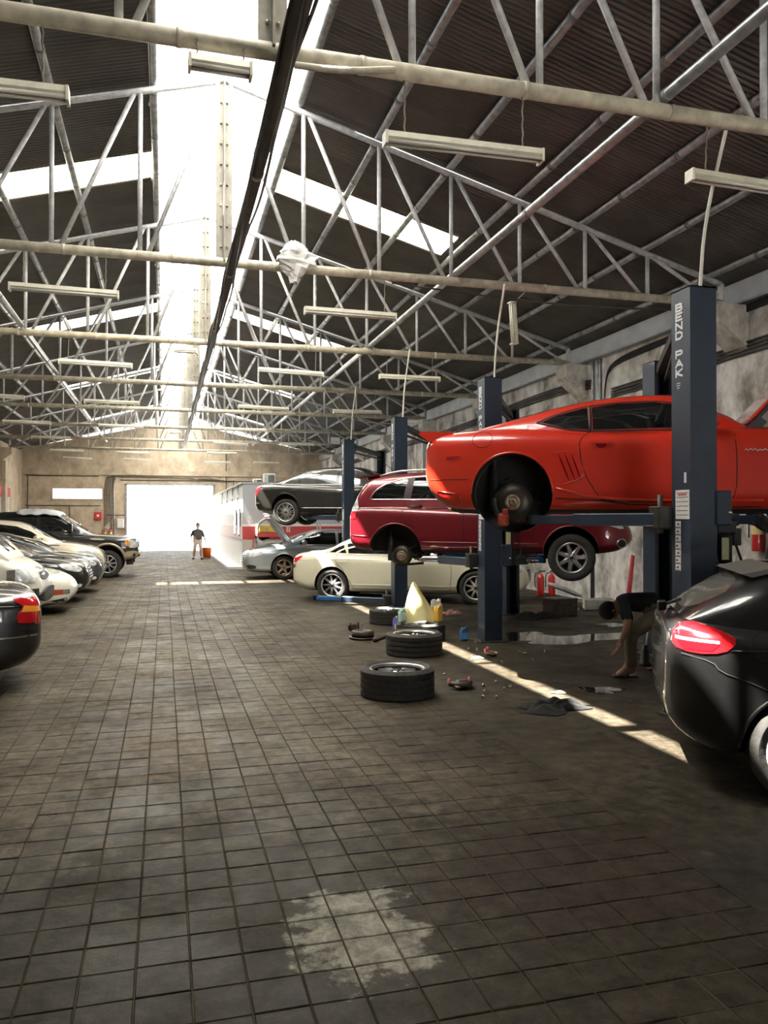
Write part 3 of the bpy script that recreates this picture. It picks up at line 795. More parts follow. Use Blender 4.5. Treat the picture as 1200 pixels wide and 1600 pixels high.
# --- orange red coupe on the nearest lift
S = Shape(top=[(-2.36, .70), (-2.35, .86), (-2.31, .95), (-2.2, 1.0), (-1.9, 1.03), (-1.5, 1.045), (-1.0, 1.03), (-.3, 1.0), (.5, 1.0), (1.1, 1.0), (1.6, .97), (2.1, .9), (2.32, .8), (2.4, .68), (2.42, .6)],
          bot=[(-2.36, .55), (-2.33, .44), (-2.22, .28), (-2.06, .17), (-1.9, .155), (0, .15), (1.9, .16), (2.2, .2), (2.36, .3), (2.42, .45)],
          plan=[(-2.36, .60), (-2.34, .72), (-2.28, .82), (-2.1, .91), (-1.8, .95), (-1.42, .965), (-1.0, .945), (-.5, .915), (0, .905), (.7, .92), (1.42, .95), (1.9, .92), (2.2, .83), (2.36, .7), (2.42, .5)],
          roof=[(-1.95, 1.0), (-1.7, 1.075), (-1.35, 1.17), (-1.0, 1.265), (-.65, 1.335), (-.3, 1.37), (0, 1.376), (.25, 1.35), (.45, 1.25), (.8, 1.03), (.9, .96)],
          belt=[(-1.95, .96), (-1.2, .955), (.9, .93)],
          gw=[(-1.95, .7), (-1.6, .78), (-1.1, .82), (-.5, .825), (.2, .81), (.9, .68)], nt=5.5, nb=6, mid=.5, tum=.17, gm=4.5)
CX, CZ = (5.05, 7.545), 1.61
ar = [(-1.43, .355, .405), (1.43, .36, .40)]
car = make_car('coupe', 'orange-red two-door coupe raised on the nearest lift, rear wheel removed', 'car', (CX[0], CX[1], CZ), HD, S, p_red, ar,
               [(1.43, .28, -1, 0), (1.43, .28, 1, 0)], (.36, .25, .265, 5, True, m_rim, .06))
bare_hub(car, -1.425, -.80, .265, -1, .195); bare_hub(car, -1.425, .80, .265, 1, .195)
b = MB(); b.box((-1.52, -.84, .09), (.11, .07, .13), bev=.02); b.box((-1.5, -.86, .17), (.06, .05, .06), bev=.01); b.tube([(-1.47, -.86, .2), (-1.4, -.8, .26)], .012, 6); b.build('hanging_caliper', M('red_caliper', (.3, .04, .02), .5, var=.4, scale=25), car)
b = MB(); b.lathe([(.395, -.05), (.398, .3), (.3, .33)], 36, 'Y', (-1.43, -.68, .355)); b.build('wheel_liner', M('lifted_grey_liner', (.10, .098, .095), .8, var=.3, scale=7), car)  # even grey, lifted so the arch interior looks lit
for s in (-1, 1):
    panel(S, car, 'quarter_window', [(-1.14, 1.075), (-.98, 1.145), (-.74, 1.21), (-.69, 1.215), (-.68, .985), (-.9, 1.01)], 'side', m_glass, .004, s, rnd=0)
    panel(S, car, 'door_window', [(-.64, .985), (-.645, 1.22), (-.4, 1.25), (-.05, 1.255), (.2, 1.22), (.42, 1.10), (.5, .985)], 'side', m_glass, .004, s, rnd=0)
    seam(S, car, [(-1.19, 1.07), (-.98, 1.16), (-.74, 1.225), (-.4, 1.262), (-.05, 1.268), (.2, 1.235)], s, 'window_seal', .009, m_trim)
    seam(S, car, [(-1.19, 1.07), (-.9, .995), (-.66, .965), (.5, .965)], s, 'window_seal', .009, m_trim)
    seam(S, car, [(-.663, .97), (-.67, 1.23)], s, 'pillar_trim', .016, m_trim, curve=0)
    seam(S, car, [(-.67, .96), (-.77, .88), (-.765, .75), (-.73, .55), (-.58, .3), (-.5, .27), (.1, .255), (.6, .25), (.665, .34), (.675, .6), (.66, .9)], s)
    pts = [(-1.72 + .1 * math.cos(t * PI / 12), .9 + .085 * math.sin(t * PI / 12)) for t in range(25)]
    seam(S, car, pts, s, 'fuel_door_gap' if s < 0 else 'panel_gap', .003, curve=0)
    panel(S, car, 'side_marker', [(-2.09, .735), (-1.93, .735), (-1.95, .705), (-2.09, .705)], 'side', m_dred_lens_shade, .006, s, rnd=1)
    panel(S, car, 'door_handle', [(-.69, .845), (-.6, .87), (-.5, .87), (-.44, .845), (-.5, .835), (-.6, .835)], 'side', p_red, .03, s, .035, rnd=1)
    panel(S, car, 'handle_recess_shade', [(-.62, .845), (-.5, .845), (-.52, .79), (-.6, .79)], 'side', m_dred_lens_shade, .0025, s, rnd=2)  # flush dark red patch painted as the shade of the recess
    for k in range(3): panel(S, car, 'gill', [(-1.0 + k * .062, .735), (-.978 + k * .062, .735), (-.878 + k * .058, .475), (-.90 + k * .058, .475)], 'side', p_red, .016, s, .02, rnd=1)
    for k in range(3): panel(S, car, 'gill_slot_shade', [(-.975 + k * .062, .73), (-.958 + k * .062, .73), (-.862 + k * .058, .48), (-.878 + k * .058, .48)], 'side', m_dred_lens_shade, .003, s, .01, rnd=1)  # flush dark strips painted as shade between the gills
    seam(S, car, [(-1.03, .755), (-.79, .755), (-.735, .6), (-.72, .505), (-.95, .425)], s, 'gill_crease', .005, p_red)
    seam(S, car, [(-1.0, .40), (-.58, .295), (.1, .27), (.9, .27)], s, 'sill_crease', .012, p_red)
    seam(S, car, [(-1.0, .30), (-.6, .285), (-.2, .225), (.9, .215)], s, 'sill_crease', .006, m_gap)
    seam(S, car, [(-2.33, .50), (-1.86, .495)], s, 'bumper_gap', .004, m_gap, curve=0)
    seam(S, car, [(-2.2, .385), (-1.95, .345), (-1.95, .2)], s, 'bumper_crease_shade', .006, m_dred_lens_shade, curve=0)  # dark red line painted as the shade of the crease
    seam(S, car, [(-1.62, 1.0), (-1.2, .985), (-.7, .93)], s, 'shoulder_crease', .006, p_red)
    panel(S, car, 'taillight', [(-2.352, .93), (-2.25, .945), (-2.29, .85), (-2.357, .80)], 'side', m_glass, .006, s, .02, .03, 0)
    panel(S, car, 'rear_diffuser', [(-2.33, .46), (-2.22, .31), (-2.05, .19), (-1.9, .17), (-1.9, .158), (-2.08, .16), (-2.24, .27)], 'side', m_trim, .006, s, rnd=0)
    mirror(S, car, .45, 1.0, p_red, s)
for s in (-1, 1):
    panel(S, car, 'taillight_lens', [(s * .2, .87), (s * .55, .87), (s * .55, .76), (s * .2, .76)], 'rear', m_redlens, .005, res=.05)
    panel(S, car, 'headlight', [(s * .45, .74), (s * .75, .76), (s * .78, .66), (s * .48, .64)], 'front', m_clearlens, .006)
panel(S, car, 'rear_window', [(-1.75, .5), (-1.75, -.5), (-.95, -.58), (-.95, .58)], 'top', m_glass, .004)
panel(S, car, 'windscreen', [(.8, -.62), (.8, .62), (.32, .62), (.32, -.62)], 'top', m_glass, .004)
panel(S, car, 'engine_bay', [(1.0, -.62), (1.0, .62), (2.1, .5), (2.1, -.5)], 'top', m_under, .004)
panel(S, car, 'grille', [(-.42, .74), (.42, .74), (.4, .64), (-.4, .64)], 'front', m_trim, .006)
b = MB(); b.prism([(-2.41, .985), (-2.38, 1.01), (-2.2, 1.02), (-2.05, 1.02), (-2.05, .97), (-2.3, .95)], -.62, .62)
for s in (-1, 1): b.prism([(-2.3, .9), (-2.4, .985), (-2.38, 1.01), (-2.1, 1.0), (-2.0, .97), (-2.1, .9)], s * .6, s * .8)
sp = b.mesh('spoiler', p_red); smooth_by_angle(sp, 50); link('spoiler', sp, car)
hd_ = empty('bonnet', (.82, 0, 1.0)); hd_.parent = car; hd_.rotation_euler = (0, -math.radians(47), 0)
b = MB(); b.box((.62, 0, .03), (1.2, 1.44, .035), bev=.015); b.build('bonnet_skin', p_red, hd_)
b = MB(); b.box((.62, 0, -.01), (1.1, 1.3, .045), bev=.01); b.box((.03, -.68, -.05), (.2, .05, .1)); b.box((.03, .68, -.05), (.2, .05, .1)); b.build('bonnet_liner', m_black, hd_)
b = MB(); b.tube([(1.25, -.6, .98), (1.3, -.62, 1.45)], .012, 8); b.build('bonnet_strut', m_galv, car)
# illegible script decal on the front wing
b = MB(); pts = []
for k in range(60): x = .74 + k * .011; pts.append((x, -(S.sy(x, .745) + .003), .745 + .009 * math.sin(k * 1.7) * (1 if k % 7 else .2) + .004 * math.sin(k * .37)))
b.tube(pts[:34], .005, 5); b.build('wing_script', m_white, car)

# --- burgundy SUV, second lift
S = Shape(top=[(-2.16, .75), (-2.155, .98), (-2.13, 1.1), (-2.0, 1.16), (-1.4, 1.17), (0, 1.13), (.8, 1.12), (1.2, 1.1), (1.7, 1.03), (2.0, .93), (2.12, .8), (2.16, .68)],
          bot=[(-2.16, .62), (-2.13, .52), (-2.0, .44), (-1.6, .42), (-.9, .40), (.8, .40), (1.5, .40), (1.75, .42), (1.95, .46), (2.1, .54), (2.16, .6)],
          plan=[(-2.16, .62), (-2.14, .74), (-2.05, .83), (-1.8, .885), (-1.3, .91), (0, .9), (1.3, .905), (1.7, .87), (2.0, .76), (2.12, .62), (2.16, .48)],
          roof=[(-2.13, 1.12), (-2.08, 1.24), (-1.98, 1.44), (-1.86, 1.585), (-1.7, 1.635), (-1.3, 1.668), (-.6, 1.69), (.1, 1.68), (.45, 1.6), (.9, 1.33), (1.25, 1.12), (1.3, 1.08)],
          belt=[(-2.13, 1.08), (1.3, 1.05)], gw=[(-2.13, .66), (-2.0, .78), (-1.7, .82), (0, .83), (.8, .8), (1.3, .7)], nt=6, nb=6, mid=.45, tum=.11, gm=5.5)
ar = [(-1.38, .44, .42), (1.27, .42, .41)]
car = make_car('suv', 'burgundy SUV raised on the second lift behind the coupe, rear wheel missing', 'car', (5.067, 12.035, .78), HD, S, p_wine, ar,
               [(1.275, .36, -1, 0), (1.275, .36, 1, 0)], (.345, .23, .225, 7, False, m_rim, .075))
bare_hub(car, -1.29, -.78, .36, -1, .16); bare_hub(car, -1.29, .78, .36, 1, .16)
for s in (-1, 1):
    panel(S, car, 'quarter_window', [(-1.79, 1.25), (-1.72, 1.36), (-1.55, 1.47), (-1.3, 1.545), (-1.21, 1.56), (-1.27, 1.25)], 'side', m_glass, .004, s, rnd=0)
    panel(S, car, 'rear_door_window', [(-1.15, 1.25), (-1.1, 1.575), (-.35, 1.6), (-.35, 1.25)], 'side', m_glass, .004, s, rnd=0)
    panel(S, car, 'front_door_window', [(-.27, 1.25), (-.27, 1.6), (.15, 1.58), (.5, 1.47), (.78, 1.25)], 'side', m_glass, .004, s, rnd=0)
    seam(S, car, [(-1.8, 1.24), (-1.74, 1.37), (-1.55, 1.49), (-1.3, 1.565), (-.8, 1.61), (-.2, 1.615), (.2, 1.59)], s, 'window_trim', .01, m_chrome)
    seam(S, car, [(-1.8, 1.235), (.75, 1.22)], s, 'window_trim', .01, m_chrome, curve=0)
    seam(S, car, [(-1.24, 1.24), (-1.26, 1.0), (-1.22, .9), (-1.05, .8)], s)
    seam(S, car, [(-.32, 1.22), (-.32, .42)], s)
    seam(S, car, [(.72, 1.2), (.74, .7), (.7, .42)], s)
    seam(S, car, [(-2.1, 1.09), (.72, 1.08)], s, 'side_moulding', .008, m_gap, curve=0)
    seam(S, car, [(-.95, .58), (.8, .56)], s, 'sill_crease', .009, p_wine, curve=0)
    seam(S, car, [(-2.12, .68), (-1.82, .66)], s, 'bumper_gap', .008, p_wine, curve=0)
    panel(S, car, 'door_handle', [(-1.19, 1.145), (-.97, 1.155), (-.97, 1.125), (-1.19, 1.115)], 'side', m_chrome, .03, s, .03, rnd=1)
    panel(S, car, 'door_handle', [(-.24, 1.145), (-.02, 1.15), (-.02, 1.12), (-.24, 1.115)], 'side', m_chrome, .03, s, .03, rnd=1)
    panel(S, car, 'taillight', [(-2.14, .94), (-2.03, .94), (-2.01, 1.05), (-2.14, 1.05)], 'side', m_redlens, .008, s, .02, .04, 0)
    panel(S, car, 'taillight_clear', [(-2.14, 1.055), (-2.01, 1.055), (-1.99, 1.12), (-2.02, 1.26), (-1.96, 1.42), (-1.98, 1.43), (-2.06, 1.27), (-2.12, 1.12)], 'side', m_clearlens, .008, s, .02, .04, 0)
    panel(S, car, 'pillar_trim', [(-1.26, 1.25), (-1.2, 1.56), (-1.11, 1.575), (-1.16, 1.25)], 'side', m_trim, .003, s, .01, .06, 0)
    panel(S, car, 'fog_lamp', [(1.985 + .06 * math.cos(k * PI / 8), .57 + .06 * math.sin(k * PI / 8)) for k in range(16)], 'side', m_trim, .004, s, .02, .04, 0)
    pts = [(1.985 + .065 * math.cos(k * PI / 8), .57 + .065 * math.sin(k * PI / 8)) for k in range(17)]
    seam(S, car, pts, s, 'fog_lamp_ring', .012, m_chrome, curve=0)
    b = MB(); b.tube([(-.98, s * .97, .33), (-.9, s * .985, .33), (.7, s * .985, .32), (.8, s * .97, .32)], [.03, .042, .042, .03], 12)
    for x in (-.6, .4): b.box((x, s * .88, .36), (.05, .2, .05))
    b.build('side_step', m_chrome, car)
    b = MB(); b.tube([(x_, s * .56, S.tz(x_, .56) + (.005 if i_ in (0, 10) else (.04 if i_ in (1, 9) else .06))) for i_, x_ in enumerate(seg(-1.7, .05, 10))], .016, 8); b.build('roof_rail', m_rim, car)
    mirror(S, car, .62, 1.2, p_wine, s)
    panel(S, car, 'headlight', [(1.6, .98), (1.95, .88), (2.05, .76), (1.7, .86)], 'side', m_clearlens, .006, s, .02, .05, 1)
panel(S, car, 'windscreen', [(1.2, -.6), (1.2, .6), (.5, .6), (.5, -.6)], 'top', m_glass, .004)
panel(S, car, 'rear_window', [(-.6, 1.25), (.6, 1.25), (.52, 1.53), (-.52, 1.53)], 'rear', m_glass, .004)
panel(S, car, 'grille', [(-.4, .85), (.4, .85), (.36, .7), (-.36, .7)], 'front', m_trim, .006)
b = MB(); b.prism([(-2.06, 1.60), (-1.7, 1.65), (-1.7, 1.62), (-2.0, 1.575)], -.6, .6); b.build('spoiler', p_wine, car)
b = MB(); b.tube([(-1.5, 0, 1.66), (-1.75, 0, 1.85)], .006, 6); b.build('aerial', m_black, car)

# --- sedans share one recipe
def sedan(name, label, loc, heading, paint, L_, wspec, z0, arch_r, glass, roofz=1.46, missing=None, droop=0., parts=True, H=1., wb=1.56, cat='car'):
    S = Shape(top=[(-L_ - .0, .62), (-L_ + .015, .85), (-L_ + .07, .96), (-L_ + .3, 1.02), (-L_ + .7, 1.045), (-1.0, 1.02), (0, .98), (.9, .98), (1.3, .97), (1.8, .92), (2.25, .83), (2.42, .74), (2.5, .62), (2.52, .55)],
              bot=[(-L_, .48), (-L_ + .03, .38), (-L_ + .2, .24), (-L_ + .5, .19), (0, .17), (1.8, .18), (2.2, .2), (2.42, .26), (2.52, .42)],
              plan=[(-L_, .56), (-L_ + .02, .7), (-L_ + .12, .83), (-L_ + .4, .91), (-1.5, .945), (0, .945), (1.5, .945), (2.0, .89), (2.3, .76), (2.45, .6), (2.52, .4)],
              roof=[(-L_ + .5, 1.02), (-L_ + .85, 1.13), (-1.25, 1.32), (-.95, 1.405), (-.55, roofz - .01), (-.1, roofz), (.3, roofz - .02), (.6, roofz - .1), (1.0, 1.2), (1.38, 1.0), (1.45, .95)],
              belt=[(-L_ + .5, .96), (0, .93), (1.45, .9)], gw=[(-L_ + .5, .7), (-1.4, .8), (-.5, .83), (.5, .82), (1.45, .68)], nt=5, nb=6, mid=.5, tum=.17, gm=4.5)
    ar = [(-wb, .35, arch_r), (wb, .35, arch_r)]
    R = wspec[0]; hz = R - droop
    car = make_car(name, label, cat, (loc[0], loc[1], z0), heading, S, paint, ar, [(-wb, hz, -1, 0), (wb, hz, -1, 0), (-wb, hz, 1, 0), (wb, hz, 1, 0)], wspec)
    for s in (-1, 1):
        panel(S, car, 'quarter_window', [(-1.6, 1.02), (-1.38, 1.14), (-1.3, 1.17), (-1.22, 1.0)], 'side', glass, .004, s, rnd=0)
        panel(S, car, 'rear_door_window', [(-1.17, 1.0), (-1.22, 1.205), (-1.05, 1.28), (-.7, 1.34), (-.2, 1.36), (-.2, .985)], 'side', glass, .004, s, rnd=0)
        panel(S, car, 'front_door_window', [(-.12, .985), (-.12, 1.365), (.2, 1.355), (.5, 1.29), (.85, 1.12), (.95, .985)], 'side', glass, .004, s, rnd=0)
        seam(S, car, [(-1.72, .995), (-1.45, 1.13), (-1.05, 1.3), (-.7, 1.365), (-.2, 1.388), (.2, 1.378), (.55, 1.29)], s, 'window_trim', .009, m_chrome)
        seam(S, car, [(-1.72, .99), (-1.0, .972), (1.0, .965)], s, 'window_trim', .009, m_chrome, curve=0)
        seam(S, car, [(-1.4, .97), (-1.42, .8), (-1.2, .62), (-1.05, .3)], s); seam(S, car, [(-.16, .96), (-.16, .28)], s); seam(S, car, [(1.0, .95), (1.02, .6), (.98, .28)], s)
        seam(S, car, [(-1.05, .27), (1.0, .26)], s, curve=0)
        seam(S, car, [(-1.1, .36), (1.1, .35)], s, 'sill_moulding', .01, paint if paint is not p_dust else m_chrome, curve=0)
        seam(S, car, [(-L_ + .2, .85), (-1.5, .88), (0, .86), (1.6, .84)], s, 'shoulder_crease', .006, paint)
        for hx in (-1.29, -.02): panel(S, car, 'door_handle', [(hx - .12, .835), (hx + .1, .845), (hx + .1, .815), (hx - .12, .805)], 'side', paint if paint is p_cream else m_chrome, .028, s, .03, rnd=1)
        panel(S, car, 'taillight', [(-L_ + .012, .78), (-L_ + .02, .86), (-L_ + .22, .95), (-L_ + .3, .93), (-L_ + .16, .83), (-L_ + .1, .68), (-L_ + .02, .66)], 'side', m_redlens, .006, s, .02, .04, 1)
        panel(S, car, 'headlight', [(1.95, .82), (2.3, .77), (2.42, .68), (2.36, .62), (2.05, .7)], 'side', m_clearlens, .006, s, .02, .05, 1)
        mirror(S, car, .82, 1.0, paint, s)
    panel(S, car, 'rear_window', [(-L_ + .85, -.6), (-L_ + .85, .6), (-1.0, .58), (-1.0, -.58)], 'top', glass, .004)
    panel(S, car, 'windscreen', [(1.3, -.6), (1.3, .6), (.6, .6), (.6, -.6)], 'top', glass, .004)
    panel(S, car, 'grille', [(-.36, .72), (.36, .72), (.3, .45), (-.3, .45)], 'front', m_trim, .008)
    for z in (.5, .56, .62, .68): seam(S, car, [(-.34, z), (.34, z)], 1, 'grille_bar', .008, m_chrome, .012, 0, 'front')
    return S, car
S, car = sedan('sedan', 'dusty black luxury sedan raised on the farthest lift', (4.893, 21.22), HD, p_dust, 2.52, (.35, .25, .25, 10, True, m_rim, .05), 1.65, .395, m_glass2, droop=.1)
for s in (-1, 1):
    panel(S, car, 'bumper_trim', [(-2.51, .52), (-2.3, .5), (-2.3, .475), (-2.5, .47)], 'side', m_chrome, .012, s, .02, rnd=0)
    panel(S, car, 'exhaust_trim', [(-2.48, .33), (-2.1, .27), (-2.1, .25), (-2.46, .3)], 'side', m_chrome, .012, s, .02, rnd=0)
S, car = sedan('sedan', 'cream-white long sedan on the floor under the third lift', (5.125, 16.54), HD, p_cream, 2.45, (.335, .24, .235, 9, False, m_rim, .055), 0, .385, m_glass, 1.45, wb=1.5)
for s in (-1, 1): panel(S, car, 'rear_reflector', [(-2.44, .8), (-2.3, .8), (-2.3, .77), (-2.44, .77)], 'side', m_clearlens, .01, s, .02, rnd=0)
for k in range(7): panel(S, car, 'taillight_bar', [(-2.43, .74), (-2.3, .78), (-2.3, .76), (-2.43, .72)], 'side', m_clearlens, .01, -1, .015, rnd=0) if k == 0 else None

# --- silver car, bonnet up, facing the aisle
S, car = sedan('sedan', 'blue-silver car with its bonnet open beside the tool shelf', (4.72, 23.84), PI, p_silver, 2.3, (.33, .23, .23, 5, False, m_rim2, .085), 0, .38, m_glass, 1.42, wb=1.42)
bn = empty('bonnet', (1.15, 0, .98)); bn.parent = car; bn.rotation_euler = (0, -math.radians(52), 0)
b = MB(); b.box((.58, 0, .03), (1.1, 1.4, .03), bev=.012); b.build('bonnet_skin', p_silver, bn)
b = MB(); b.box((.56, 0, 0), (1.0, 1.25, .04), bev=.01)
for k in range(3): b.box((.56, -.4 + .4 * k, -.03), (.85, .08, .03))
b.build('bonnet_frame', p_silver, bn)
panel(S, car, 'engine_bay', [(1.35, -.62), (1.35, .62), (2.15, .5), (2.15, -.5)], 'top', m_under, .006)
for s in (-1, 1): panel(S, car, 'bumper_intake', [(2.2, .4), (2.46, .42), (2.46, .3), (2.2, .3)], 'side', m_trim, .006, s, .02, .05, 1)

# --- black hatchback, right foreground
S = Shape(top=[(-2.06, .66), (-2.055, .9), (-2.02, 1.03), (-1.9, 1.08), (-1.2, 1.07), (0, 1.02), (.7, 1.0), (1.1, .97), (1.7, .88), (2.0, .76), (2.12, .62), (2.14, .55)],
          bot=[(-2.06, .5), (-2.03, .4), (-1.92, .29), (-1.75, .22), (0, .18), (1.7, .19), (2.0, .25), (2.14, .42)],
          plan=[(-2.06, .3), (-2.045, .5), (-1.98, .68), (-1.75, .81), (-1.3, .885), (0, .875), (1.3, .885), (1.8, .8), (2.05, .62), (2.14, .4)],
          roof=[(-2.0, 1.03), (-1.9, 1.1), (-1.7, 1.235), (-1.5, 1.35), (-1.3, 1.405), (-.6, 1.44), (0, 1.43), (.4, 1.36), (.9, 1.12), (1.2, .96)],
          belt=[(-2.0, 1.0), (1.2, .93)], gw=[(-2.0, .5), (-1.85, .64), (-1.4, .77), (0, .78), (.8, .75), (1.2, .64)], nt=5, nb=5, mid=.5, tum=.17, gm=4.5)
ar = [(-1.29, .32, .36), (1.29, .32, .36)]
car = make_car('hatchback', 'black hatchback with red tail lamp parked at the right edge', 'car', (5.2, 4.05, 0), HD, S, p_black, ar,
               [(-1.29, .315, -1, 0), (1.29, .315, -1, 0), (-1.29, .315, 1, 0), (1.29, .315, 1, 0)], (.315, .22, .225, 5, True, m_rimw, .06))
for s in (-1, 1):
    tl = panel(S, car, 'taillight', [(-2.03, .9), (-2.0, 1.02), (-1.9, 1.06), (-1.8, 1.035), (-1.67, .985), (-1.67, .94), (-1.74, .885), (-1.9, .87)], 'side', m_redlens, .008, s, .02, .03, 1)
    panel(S, tl, 'reversing_strip', [(-2.0, .965), (-1.76, .955), (-1.76, .94), (-2.0, .948)], 'side', m_clearlens, .012, s, .012, .04, 0)
    panel(S, tl, 'lower_lens', [(-2.0, .94), (-1.76, .935), (-1.8, .895), (-1.95, .89)], 'side', m_dred_lens_shade, .011, s, .012, .04, 0)
    panel(S, car, 'quarter_window', [(-1.5, 1.08), (-1.38, 1.25), (-1.2, 1.305), (-1.0, 1.32), (-1.0, 1.07)], 'side', m_glass, .004, s, rnd=1)
    panel(S, car, 'rear_door_window', [(-.95, 1.06), (-.95, 1.325), (-.2, 1.34), (-.2, 1.04)], 'side', m_glass, .004, s, rnd=0)
    panel(S, car, 'front_door_window', [(-.12, 1.04), (-.12, 1.34), (.25, 1.3), (.7, 1.03)], 'side', m_glass, .004, s, rnd=0)
    seam(S, car, [(-1.97, .86), (-1.8, .83), (-1.76, .77), (-1.62, .73), (-1.45, .66)], s)
    pts = [(-1.5 + .09 * math.cos(t * PI / 12), .93 + .085 * math.sin(t * PI / 12)) for t in range(25)]; seam(S, car, pts, s, 'fuel_door_gap', .003, curve=0)
    seam(S, car, [(-1.0, 1.04), (-1.02, .7), (-.9, .3)], s); seam(S, car, [(-.16, 1.03), (-.16, .28)], s); seam(S, car, [(.8, .98), (.8, .3)], s)
    seam(S, car, [(-1.7, .9), (-.9, .93), (.9, .9)], s, 'shoulder_crease', .007, p_black)
    b = MB(); b.tube([(x_, s * .52, S.tz(x_, .52) + (.008 if i_ in (0, 8) else .028)) for i_, x_ in enumerate(seg(-1.35, .25, 8))], .013, 8); b.build('roof_rail', p_black, car)
    mirror(S, car, .6, 1.05, p_black, s)
    panel(S, car, 'headlight', [(1.6, .8), (1.95, .72), (2.03, .62), (1.7, .66)], 'side', m_clearlens, .006, s, .02, .05, 1)
panel(S, car, 'rear_window', [(-.46, 1.1), (.46, 1.1), (.48, 1.32), (-.48, 1.32)], 'rear', M('dusty_rear_glass', (.12, .115, .1), .25, coat=.5, var=.2), .005)
panel(S, car, 'windscreen', [(1.05, -.55), (1.05, .55), (.45, .56), (.45, -.56)], 'top', m_glass, .004)
b = MB(); b.prism([(-1.58, 1.35), (-1.34, 1.405), (-1.34, 1.38), (-1.52, 1.33)], -.52, .52); b.build('roof_spoiler', M('dusty_spoiler', (.10, .095, .085), .5, var=.15), car)
b = MB(); b.tube([(-1.99, .02, 1.1), (-1.93, -.28, 1.16)], .012, 6); b.box((-2.02, 0, 1.09), (.06, .06, .07), bev=.01); b.build('rear_wiper', m_trim, car)

# --- left row -------------------------------------------------------------------------
# pickup
S = Shape(top=[(-3.0, .7), (-2.98, 1.2), (-2.9, 1.33), (-1.2, 1.34), (0, 1.32), (1.0, 1.3), (1.5, 1.27), (2.2, 1.22), (2.6, 1.16), (2.68, 1.0), (2.7, .8)],
          bot=[(-3.0, .62), (-2.6, .55), (0, .5), (2.0, .5), (2.4, .5), (2.64, .56), (2.7, .66)],
          plan=[(-3.0, .8), (-2.95, .92), (-2.6, .97), (0, .97), (1.9, .985), (2.4, .95), (2.62, .86), (2.7, .72)],
          roof=[(-1.45, 1.3), (-1.4, 1.6), (-1.3, 1.86), (-1.0, 1.93), (0, 1.95), (.3, 1.92), (.62, 1.76), (1.15, 1.42), (1.4, 1.28)],
          belt=[(-1.45, 1.27), (1.4, 1.22)], gw=[(-1.45, .85), (0, .86), (1.0, .84), (1.4, .76)], nt=7, nb=8, mid=.5, tum=.1, gm=6)
ar = [(-1.84, .5, .47), (1.84, .5, .47)]
car = make_car('pickup_truck', 'black pickup truck with tan wheel arches at the far end of the left row', 'truck', (-3.44, 25.76, 0), 0, S, p_black, ar,
               [(x, .4, s, 0) for x in (-1.84, 1.84) for s in (-1, 1)], (.4, .27, .255, 9, False, m_rim, .045), lips=False)
for s in (-1, 1):
    for (ax, az, a_r) in ar: arch_lip(S, car, ax, az, a_r + .02, p_tan, -5, 185, s, .04, 'wheel_flare')
    panel(S, car, 'front_door_window', [(.0, 1.36), (.0, 1.78), (.3, 1.77), (.55, 1.66), (.95, 1.36)], 'side', m_glass, .004, s, rnd=0)
    panel(S, car, 'rear_door_window', [(-.95, 1.36), (-.95, 1.76), (-.1, 1.78), (-.1, 1.36)], 'side', m_glass, .004, s, rnd=0)
    panel(S, car, 'lower_cladding', [(-1.3, .7), (1.3, .7), (1.3, .54), (-1.3, .54)], 'side', p_tan, .01, s, .02, .15, 0)
    panel(S, car, 'front_bumper_corner', [(2.28, .76), (2.69, .8), (2.69, .62), (2.45, .53), (2.28, .53)], 'side', p_tan, .02, s, .04, .05, 1)
    panel(S, car, 'headlight', [(2.35, 1.12), (2.6, 1.1), (2.66, 1.0), (2.66, .86), (2.4, .88)], 'side', m_clearlens, .008, s, .02, .05, 1)
    panel(S, car, 'indicator', [(2.3, 1.1), (2.44, 1.09), (2.46, .9), (2.36, .92)], 'side', m_amber, .014, s, .02, .05, 1)
    panel(S, car, 'fog_lamp', [(2.58 + .04 * math.cos(k * PI / 6), .66 + .05 * math.sin(k * PI / 6)) for k in range(12)], 'side', m_trim, .03, s, .02, .05, 0)
    seam(S, car, [(1.22, 1.27), (1.22, .56)], s); seam(S, car, [(-.05, 1.3), (-.05, .56)], s); seam(S, car, [(-1.1, 1.3), (-1.1, .56)], s)
    panel(S, car, 'wing_vent', [(1.35, 1.17), (1.75, 1.15), (1.75, 1.1), (1.35, 1.11)], 'side', p_tan, .012, s, .02, .06, 1)
    panel(S, car, 'door_handle', [(.08, 1.18), (.3, 1.18), (.3, 1.13), (.08, 1.13)], 'side', p_black, .03, s, .03, rnd=1)
    b = MB(); b.box((.82, s * 1.14, 1.47), (.14, .24, .28), bev=.04); b.tube([(.85, s * .85, 1.4), (.84, s * 1.05, 1.42)], .025, 8); b.build('side_mirror', p_black, car)
panel(S, car, 'windscreen', [(1.25, -.7), (1.25, .7), (.5, .72), (.5, -.72)], 'top', m_glass2, .004)
panel(S, car, 'grille', [(-.62, 1.1), (.62, 1.1), (.62, .84), (-.62, .84)], 'front', m_trim, .01)
for z in (.9, .97, 1.04): seam(S, car, [(-.62, z), (.62, z)], 1, 'grille_bar', .016, m_chrome, .016, 0, 'front')
panel(S, car, 'front_bumper', [(-.75, .8), (.75, .8), (.75, .58), (-.75, .58)], 'front', p_tan, .05, depth=.08)
b = MB(); b.box((2.45, -.7, .45), (.2, .12, .16), bev=.02); b.box((2.45, .7, .45), (.2, .12, .16), bev=.02); b.build('tow_hook', m_trim, car)
b = MB(); vs = []; fs = []
for i in range(13):
    for j in range(9):
        x = .55 - i * .1; y = -.78 + j * .195; z = S.tz(max(-1.2, x), y * .9) + .05 + .02 * math.sin(i * 1.7 + j) + .012 * math.sin(j * 2.3 + i * .6); vs.append((x, y, z))
